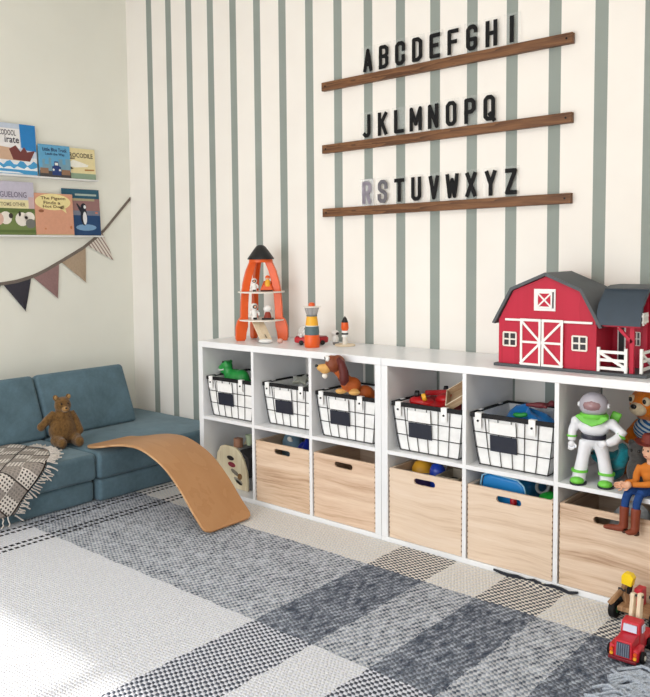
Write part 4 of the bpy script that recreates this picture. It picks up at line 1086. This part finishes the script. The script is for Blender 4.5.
for a, b, c, d in ((-.050,.046,-.072,-.066),(-.050,.046,.066,.072),(-.050,-.045,-.066,.066),(.041,.046,-.066,.066)): obj('tray_wall', G().box(a,b,c,d,.2255,.268), m_beige, t, .001)
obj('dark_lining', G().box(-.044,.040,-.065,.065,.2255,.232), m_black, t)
# blue bin
m_bin_b = plain('bright_blue_plastic', (32,136,208), .35, 0, .45, .03)
t = thing('blue_bin', 'bright blue plastic bin with pale rim in the box under the barn', 'bin', (ccx[4]-.052,-.235,ZX), 0); t.scale = (.95,.95,1.0)
g = G(); P = [(-.088,.0),(.080,.0),(.092,.25),(.084,.285),(.060,.304),(-.060,.312),(-.086,.300),(-.095,.25)]
g.prism(P, 'y', -.09, .11); obj('bin_shell', g, m_bin_b, t, .012, seg=3)
g = G(); g.tube([(.092,-.0905,.02),(.0955,-.0905,.25),(.086,-.0905,.287),(.060,-.0905,.306),(-.060,-.0905,.315),(-.088,-.0905,.302),(-.0975,-.0905,.25)], .0035, 8); obj('pale_rim', g, plain('pale_blue',(150,200,226),.4), t)
t = thing('toy_frog', 'green toy animal with grey ring eye beside the bright blue bin', 'toy', (ccx[4]+.102,-.255,ZX), 0)
obj('body', plush(G(), [((0,0,.15),(.046,.07,.12)), ((.01,-.03,.25),(.040,.042,.026)), ((.0,-.02,.06),(.044,.06,.055))], [([(-.02,-.05,.24),(.0,-.075,.235),(.03,-.08,.24)],[.016,.014,.012])]), plain('bright_green',(36,170,56),.4,0,.4,.06), t, remesh=.005)
g = G(); g.tube([(-.022+.022*math.cos(2*PI*k/20), -.02+.012*math.sin(2*PI*k/20), .288+.022*math.sin(2*PI*k/20)) for k in range(20)], .006, 8, True); obj('ring_eye', g, m_grey, t)
tag(obj('red_toy_piece', G().lathe([(0,0),(.012,0),(.012,.245),(.010,.256),(0,.257)], seg=14), m_red, loc=(ccx[4]-.002,-.338,ZX)), 'red toy stick showing through the handle of the box with the blue bin', 'toy')
m_gplast = fuzzy('grey_white_cloth', (176,178,180), 60, .25, .4)
tag(obj('grey_cloth', lump((.120,.115), .250, 43, 36, .12), m_gplast, loc=(ccx[5]+.03,-.22,ZX)), 'pale grey cloth heaped in the rightmost wooden box', 'cloth')

# ------------------------------------------------------------------ right cube: space toy, plush pile, seated doll
m_lime = plain('lime_plastic', (112,200,70), .35, 0, .45, .05)
m_wplast = plain('white_plastic', (232,233,238), .3, 0, .5, .02)
m_dplast = plain('dark_plastic', (44,44,58), .4, 0, .4, .05)
t = thing('toy_spaceman', 'white and lime green toy spaceman standing at the front of the right cube', 'toy figure', (1.930,-.335,ZS), .16); t.scale = (1.04,1.0,.965)
obj('suit', plush(G(), [((0,0,.158),(.034,.026,.026)), ((0,0,.205),(.046,.032,.036)), ((-.052,0,.222),(.020,.020,.019)), ((.054,0,.222),(.020,.020,.019))],
    [([(-.020,0,.155),(-.030,-.002,.10),(-.040,0,.035)],[.024,.020,.022]), ([(.020,0,.155),(.032,-.002,.10),(.042,0,.035)],[.024,.020,.022]),
     ([(-.052,0,.222),(-.066,-.002,.185),(-.066,-.008,.150)],[.017,.015,.013]), ([(.054,0,.222),(.088,-.01,.195),(.066,-.034,.168),(.048,-.044,.162)],[.017,.017,.016,.014])]), m_wplast, t, remesh=.0045)
for s in (-1, 1):
    b = obj('boot', plush(G(), [((s*.043,-.012,.014),(.024,.036,.013)), ((s*.042,.002,.030),(.023,.022,.016))]), m_wplast, t, remesh=.004)
    obj('boot_band', G().lathe([(0,.040),(.0262,.040),(.0262,.049),(0,.049)], (s*.0415,.001,0), 20), m_lime, b)
    obj('boot_toe', G().ell((s*.043,-.030,.014),(.0225,.0215,.0135)), m_lime, b); obj('sole', G().prism([(s*.043+.026*math.cos(a), -.011+.040*math.sin(a)) for a in [2*PI*k/24 for k in range(24)]], 'z', 0, .005), m_dplast, b)
g = G(); g.prism([(-.052,.245),(-.030,.225),(0,.212),(.030,.225),(.052,.245),(.044,.252),(-.044,.252)], 'y', -.037, -.020); obj('chest_yoke', g, m_lime, t, .004)
obj('collar_ring', G().lathe([(0,.240),(.044,.240),(.046,.248),(.040,.256),(0,.256)], seg=28), m_lime, t)
obj('belt', G().lathe([(0,.166),(.0385,.166),(.0395,.172),(.0385,.180),(0,.180)], seg=24), m_dplast, t)
hd = obj('helmet', G().lathe([(.0,.254),(.036,.255),(.043,.268),(.045,.284),(.042,.302),(.032,.318),(.018,.328),(0,.331)], seg=32), plain('pearl_grey',(176,172,182),.25,0,.5,.02), t, angle=70)
g = G(); g.ell((0,-.016,.286),(.034,.034,.027)); obj('visor', g, plain('rose_visor',(150,116,120),.12,0,.6,.03), hd)
for s in (-1,1): obj('ear_cap', G().cyl((s*.040,-.002,.284),(s*.049,-.002,.284),.011,.009,20), m_wplast, hd, .002)
def hand(g, c, d, s=1):
    c = Vector(c); d = Vector(d).normalized()
    g.ell(c, (.011,.010,.012)); sd = d.cross(Vector((0,1,0))).normalized() if abs(d.y) < .9 else Vector((1,0,0))
    for k in range(4):
        o_ = sd*(k-1.5)*.0052; L = (.016,.019,.018,.014)[k]
        g.tube([c+o_+d*.006, c+o_+d*(.006+L*.6), c+o_+d*(.006+L*.85)+Vector((0,-.005,0))], [.0030,.0029,.0024], 6)
    g.tube([c+sd*.009, c+sd*.015+d*.006+Vector((0,-.004,0)), c+sd*.015+d*.012+Vector((0,-.007,0))], [.0035,.0032,.0025], 6)
    return g
obj('glove', hand(G(), (-.066,-.010,.140), (0,-.15,-1)), m_wplast, t); obj('glove', hand(G(), (.040,-.048,.160), (-1,-.1,-.1)), m_wplast, t)
for x, y, z in ((-.0665,-.004,.168), (.086,-.016,.188)): obj('sleeve_band', G().ell((x,y,z),(.0175,.0175,.006), (0,0,0) if x < 0 else (0,.8,0)), m_lime, t)
g = G(); g.rbox((.004,.034,.215),(.080,.026,.072)); obj('backpack', g, m_wplast, t, .009, seg=3)
g = G(); g.rbox((.058,.034,.235),(.030,.016,.050),(0,.35,0)); obj('backpack_fin', g, m_lime, t, .005)
# plush animals behind
m_obear = fuzzy('orange_plush', (216,118,30), 70, .22, .8)
m_obcream = fuzzy('cream_plush', (226,206,172), 90, .15, .6)
t = thing('orange_bear', 'orange plush bear with cream muzzle at the back of the right cube', 'soft toy', (2.045,-.098,ZS), -.45)
obj('body', plush(G(), [((0,0,.075),(.066,.062,.075)), ((0,-.004,.160),(.050,.048,.050)), ((0,-.012,.258),(.072,.062,.062)), ((-.056,.004,.308),(.020,.014,.020)), ((.056,.004,.308),(.020,.014,.020)), ((-.052,-.070,.024),(.026,.034,.024)), ((.052,-.070,.024),(.026,.034,.024))],
    [([(-.045,0,.185),(-.062,-.03,.14),(-.055,-.05,.11)],[.022,.022,.02]), ([(.045,0,.185),(.062,-.03,.14),(.05,-.05,.11)],[.022,.022,.02])]), m_obear, t, remesh=.006)
obj('muzzle', G().ell((0,-.066,.244),(.034,.024,.024)), m_obcream, t)
obj('nose', G().ell((0,-.088,.254),(.012,.007,.009)), m_blackbead, t)
for s in (-1, 1): e = obj('eye_patch', G().ell((s*.030,-.062,.274),(.016,.010,.016)), m_obcream, t); obj('eye', G().ell((s*.030,-.0705,.274),(.0075,.005,.0085)), m_blackbead, e)
def bib_mat():
    m, n = base('striped_bib', .9, 0, .1); p = n.sep(n.coord()); f = n.math('FRACT', n.math('DIVIDE', n.math('ADD', p[2], n.math('MULTIPLY', p[0], .5)), .014))
    n.links.new(n.mix(n.math('GREATER_THAN', f, .5), lin((196,206,210)), lin((46,98,150))), n.bsdf.inputs['Base Color']); return m
obj('bib', G().ell((0,-.026,.168),(.046,.040,.042)), bib_mat(), t)
t = thing('teal_plush', 'teal soft toy curled up behind the legs of the white spaceman', 'soft toy', (1.958,-.240,ZS), 0)
obj('body', plush(G(), [((0,0,.050),(.046,.040,.050)), ((-.040,-.012,.082),(.026,.024,.026)), ((.030,0,.085),(.028,.028,.028))], [([(.012,-.03,.060),(.045,-.045,.075),(.055,-.03,.115),(.035,-.01,.13)],[.020,.022,.020,.014])]), fuzzy('teal_plush_fur',(30,124,136),90,.3,.7), t, remesh=.005)
for s in (-1,1): obj('eye', G().ell((-.044+s*.010,-.035,.092),(.005,.004,.006),seg=10), m_blackbead, t)
t = thing('grey_plush', 'dark grey soft toy with rust foot between spaceman and doll', 'soft toy', (2.060,-.275,ZS), 0)
obj('body', plush(G(), [((0,0,.055),(.040,.036,.055)), ((-.004,-.004,.120),(.032,.030,.034)), ((-.026,.0,.150),(.012,.008,.014)), ((.018,0,.150),(.012,.008,.014))]), fuzzy('dark_grey_plush',(74,72,70),90,.3,.7), t, remesh=.005)
obj('foot', G().ell((-.012,-.043,.022),(.020,.014,.014)), plain('rust_felt',(166,84,44),.8), t)
for s in (-1,1): obj('eye', G().ell((-.004+s*.012,-.032,.130),(.0045,.004,.005),seg=10), m_blackbead, t)
t = tag(obj('blue_green_ball', G().ell((0,0,.022),(.022,.022,.022)), plain('blue_green',(54,120,96),.5,0,.4,.5,40), loc=(2.136,-.262,ZS)), 'small blue and green ball behind the seated doll', 'ball')
# seated doll
m_hat = plain('brown_hat', (112,44,36), .6, 0, .3, .08); m_boot = plain('brown_boot', (126,58,36), .5, 0, .35, .12); m_jean = plain('blue_jeans', (32,66,124), .8, 0, .2, .15, 60); m_shirt = plain('ochre_shirt', (204,120,44), .7, 0, .25, .08)
t = thing('cowboy_doll', 'cowboy doll in brown hat and boots sitting with legs over the shelf edge', 'doll', (2.118,-.345,ZS), 0)
obj('trousers', plush(G(), [((0,.004,.022),(.027,.022,.020))], [([(-.012,0,.018),(-.032,-.030,.020),(-.048,-.062,.017)],[.016,.0145,.0135]), ([(-.048,-.062,.017),(-.054,-.068,-.010),(-.056,-.070,-.035)],[.0135,.013,.012]),
    ([(.010,0,.018),(-.002,-.034,.020),(-.012,-.064,.017)],[.016,.0145,.0135]), ([(-.012,-.064,.017),(-.018,-.071,-.010),(-.020,-.073,-.035)],[.0135,.013,.012])]), m_jean, t, remesh=.0035)
obj('shirt', plush(G(), [((0,.004,.062),(.028,.021,.034)), ((0,.004,.088),(.033,.021,.022))],
    [([(-.032,.002,.094),(-.040,-.012,.065),(-.036,-.030,.046)],[.012,.0115,.011]), ([(-.036,-.030,.046),(-.050,-.048,.044),(-.060,-.060,.042)],[.011,.010,.009]),
     ([(.030,.002,.094),(.032,-.022,.066),(.020,-.040,.050)],[.012,.0115,.011]), ([(.020,-.040,.050),(-.010,-.056,.046),(-.036,-.064,.043)],[.011,.010,.009])]), m_shirt, t, remesh=.0035)
for x0, y0 in ((-.056,-.070), (-.020,-.073)):
    dx = -.062 if x0 < -.03 else -.018; dy = -.012 if x0 < -.03 else -.026
    b = obj('boot', plush(G(), [((x0+dx*.55,y0+dy*.55,-.106),(.020,.014,.009),(0,0,math.atan2(dy,dx)))], [([(x0,y0,-.030),(x0-.001,y0-.002,-.065),(x0-.001,y0-.003,-.102)],[.0155,.014,.0135]), ([(x0,y0-.003,-.104),(x0+dx*.7,y0+dy*.7,-.106),(x0+dx,y0+dy,-.108)],[.012,.010,.006])]), m_boot, t, remesh=.003)
    obj('heel', G().cyl((x0+.003,y0,-.1155),(x0+.002,y0-.002,-.106),.009,.010,12), plain('dark_heel',(70,44,30),.6), b)
for c, d in (((-.066,-.068,.039),(-1,-.4,-.25)), ((-.047,-.070,.042),(-1,-.3,-.2))):
    obj('hand', hand(G(), c, d), m_skin, t)
hd = obj('head', plush(G(), [((-.002,-.008,.148),(.022,.023,.027)), ((-.003,-.014,.136),(.017,.017,.014)), ((-.014,-.030,.146),(.005,.006,.006)), ((.020,-.004,.146),(.004,.006,.007))], [([(0,.002,.10),(0,-.003,.135)],.013)]), m_skin, t, remesh=.003)
obj('hair', plush(G(), [((.002,.001,.156),(.0235,.023,.021))]), plain('brown_hair',(70,42,28),.7), hd)
for x, y in ((-.016,-.0245), (-.0005,-.0300)): obj('eye', G().ell((x,y,.152),(.003,.003,.0035),seg=8), m_blackbead, hd)
g = G(); g.tube([(-.016,-.0265,.134),(-.011,-.0305,.1325),(-.003,-.0312,.134)], .0012, 6); obj('mouth', g, plain('mouth_red',(150,80,76),.5), hd)
h = thing('x','x y z w','x') if False else None
g = G(); rings = []
for r_, z, up in ((.010,.168,0),(.044,.170,.010),(.0455,.173,.011),(.026,.175,0),(.024,.196,0),(.018,.204,0),(.004,.199,0)):
    rings.append([g.v((-.002+r_*math.cos(2*PI*k/32), -.006+r_*1.05*math.sin(2*PI*k/32), z+up*abs(math.cos(2*PI*k/32))**2)) for k in range(32)])
g.loft(rings); ht = obj('hat', g, m_hat, t)
obj('hat_band', G().lathe([(.0262,.1765),(.0268,.179),(.0262,.184),(.0250,.184),(.0250,.1765)], (-.002,-.006,0), 28), m_boot, ht)

# ------------------------------------------------------------------ toys on the rug
ZR = RZ+.0006
m_wr = plain('truck_red', (196,24,44), .35, 0, .5, .04); m_tire = plain('black_tyre', (24,23,24), .7, 0, .2, .05); m_bw = wood('toy_brown_wood', (172,134,98), (134,98,66), 'z', 1.2, .5)
t = thing('toy_truck', 'red toy truck with pale wooden crane arms on the rug corner', 'toy truck', (2.176,-.668,ZR), .02); t.scale = (.86,.92,.90)
obj('hood', G().hexa([(-.030,-.100,.014),(.030,-.100,.014),(.031,-.030,.014),(-.031,-.030,.014)],[(-.027,-.094,.070),(.027,-.094,.070),(.029,-.030,.074),(-.029,-.030,.074)]), m_wr, t, .003)
cab = obj('cab', G().hexa([(-.034,-.040,.014),(.034,-.040,.014),(.034,.020,.014),(-.034,.020,.014)],[(-.030,-.026,.108),(.030,-.026,.108),(.031,.018,.110),(-.031,.018,.110)]), m_wr, t, .005)
g = G(); g.hexa([(-.022,-.0365,.078),(.022,-.0365,.078),(.022,-.033,.078),(-.022,-.033,.078)],[(-.021,-.0325,.100),(.021,-.0325,.100),(.021,-.028,.100),(-.021,-.028,.100)]); obj('windscreen', g, plain('pale_windscreen',(206,212,232),.2), cab)
for s in (-1,1):
    xa, xb = sorted((s*.0318,s*.0355)); obj('side_window', G().box(xa,xb,-.016,.010,.076,.098), MATS['pale_windscreen'], cab)
    xa, xb = sorted((s*.028,s*.046)); f = obj('fender', G().hexa([(xa,-.096,.010),(xb,-.096,.010),(xb,-.024,.010),(xa,-.024,.010)],[(xa,-.090,.050),(xb,-.088,.046),(xb,-.030,.046),(xa,-.030,.050)]), m_wr, t, .004)
    obj('headlight', G().cyl((s*.037,-.0985,.036),(s*.037,-.092,.036),.0055,None,12), m_orange, f); obj('headlight', G().cyl((s*.037,-.0985,.023),(s*.037,-.092,.023),.0055,None,12), m_yellow, f)
gr = obj('grille', G().hexa([(-.021,-.1025,.022),(.021,-.1025,.022),(.021,-.099,.022),(-.021,-.099,.022)],[(-.020,-.0980,.064),(.020,-.0980,.064),(.020,-.094,.064),(-.020,-.094,.064)]), plain('slate_grille',(70,78,96),.4), t)
g = G()
for k in range(6): x = -.0175+.007*k; g.bar((x,-.1032,.024),(x,-.0988,.062),.0018,.0018)
obj('grille_bars', g, plain('silver_bars',(150,158,172),.3,.5), gr)
obj('bumper', G().box(-.044,.044,-.108,-.097,.008,.018), plain('dark_red_bumper',(120,24,36),.4), t, .002)
obj('flatbed', G().box(-.032,.032,.021,.120,.016,.040), m_wr, t, .002)
for y in (-.062, .050, .092):
    for s in (-1,1):
        xa, xb = (.0465,.058) if y < 0 else (.033,.046)
        wh = obj('wheel', G().cyl((s*xa,y,.0185),(s*xb,y,.0185),.0185,None,22), m_tire, t, .002); obj('hub', G().cyl((s*xb,y,.0185),(s*(xb+.002),y,.0185),.008,None,14), m_whiteply, wh)
for x, dz in ((-.017,-.004), (.006,0)): obj('crane_arm', G().bar((x-.004,.040,.042),(x+.000,.052,.178+dz), .014, .018), m_cream, t, .002)
obj('arm_pin', G().cyl((-.026,.050,.168),(.016,.050,.168),.0042,None,12), m_black, t)
t = thing('toy_digger', 'wooden toy digger with black wheels and yellow bucket behind the red truck', 'toy digger', (2.118,-.462,ZR), -.05)
obj('deck', G().box(-.044,.060,-.040,.050,.034,.050), m_bw, t, .003)
for x in (-.060,.064):
    for y in (-.020,.040): wh = obj('wheel', G().cyl((x-.010,y,.029),(x+.010,y,.029),.029,None,24), m_tire, t, .003); obj('hub', G().cyl((x-.0115,y,.029),(x+.0115,y,.029),.011,None,14), m_dgreen, wh)
for s, x in ((-1,-.038), (1,.056)):
    obj('side_arm', G().bar((x,.020,.048),(x-.004,-.012,.096), .012, .014), m_bw, t, .002); obj('side_arm', G().bar((x-.002,-.014,.094),(x-.030 if s<0 else x+.01,-.040,.048), .012, .014), m_bw, t, .002)
    obj('pin', G().cyl((x-.012,-.014,.096),(x+.010,-.014,.096),.005,None,12), m_black, t)
obj('red_cab', G().box(-.006,.018,-.006,.036,.050,.108), m_wr, t, .003)
obj('boom', G().bar((-.026,.000,.050),(-.034,-.010,.108), .013, .016), m_bw, t, .002); obj('boom', G().bar((-.034,-.010,.104),(-.024,-.018,.130), .013, .015), m_bw, t, .002)
obj('black_joint', G().bar((-.022,-.004,.085),(-.016,-.006,.128), .016, .012), m_black, t, .003)
g = G(); g.prism([(-.024,-.020),(.012,-.026),(.020,.010),(.010,.024),(-.014,.026),(-.024,.010)], 'y', -.018, .012); bk_ = obj('bucket', g, plain('bright_yellow',(246,208,24),.35), t, .003, loc=(-.014,-.020,.140)); bk_.scale = (.85,.9,.8)

# ------------------------------------------------------------------ light
def area(name, loc, rot, sx, sy, power, col=(1,1,1)):
    l = bpy.data.lights.new(name, 'AREA'); l.shape = 'RECTANGLE'; l.size = sx; l.size_y = sy; l.energy = power; l.color = col
    o = bpy.data.objects.new(name, l); COL.objects.link(o); o.location = loc; o.rotation_euler = rot; return o
area('daylight_window', ((WX0+WX1)/2, YF+.03, 1.12), (math.radians(90),0,0), WX1-WX0-.1, 2.1, 73, (.97,.985,1))
area('ceiling_fill', (1.9, -2.2, CEIL-.03), (0,0,0), .9, .9, 14, (1,.98,.95))  # added soft fill from overhead, not a fitted lamp
s = bpy.data.lights.new('sun', 'SUN'); s.energy = 4.6; s.angle = math.radians(1.5); s.color = (1,.96,.9)
so = bpy.data.objects.new('sun', s); COL.objects.link(so); el = math.atan2(2.2, 4.35+.1-1.76); so.rotation_euler = (PI/2-el, 0, 0)
w = bpy.data.worlds.new('World'); SC.world = w; w.use_nodes = True
w.node_tree.nodes['Background'].inputs[0].default_value = (.86,.92,1,1); w.node_tree.nodes['Background'].inputs[1].default_value = 1.0

# ------------------------------------------------------------------ camera
FPX, CX, CY, YAW, PITCH, ROLL = 795.0, 251.2, 311.0, .7631, -.0705, -.0150
cam = bpy.data.cameras.new('camera'); co = bpy.data.objects.new('camera', cam); COL.objects.link(co); SC.camera = co
cam.sensor_fit = 'HORIZONTAL'; cam.sensor_width = 36; cam.lens = FPX/650*36
cam.shift_x = (325-CX)/650; cam.shift_y = -(348.5-CY)/650
cy, sy = math.cos(YAW), math.sin(YAW); cp, sp = math.cos(PITCH), math.sin(PITCH)
f = Vector((-sy*cp, cy*cp, sp)); r = Vector((cy, sy, 0)); u = r.cross(f)
cr, sr = math.cos(ROLL), math.sin(ROLL); r2 = r*cr+u*sr; u2 = u*cr-r*sr
co.matrix_world = Matrix(((r2.x,u2.x,-f.x,2.94),(r2.y,u2.y,-f.y,-3.0724),(r2.z,u2.z,-f.z,1.1942),(0,0,0,1)))
cam.clip_start = .02
SC.view_settings.view_transform = 'Standard'; SC.view_settings.look = 'None'; SC.view_settings.gamma = 1.0; SC.view_settings.use_curve_mapping = False
SC.view_settings.exposure = 0.07
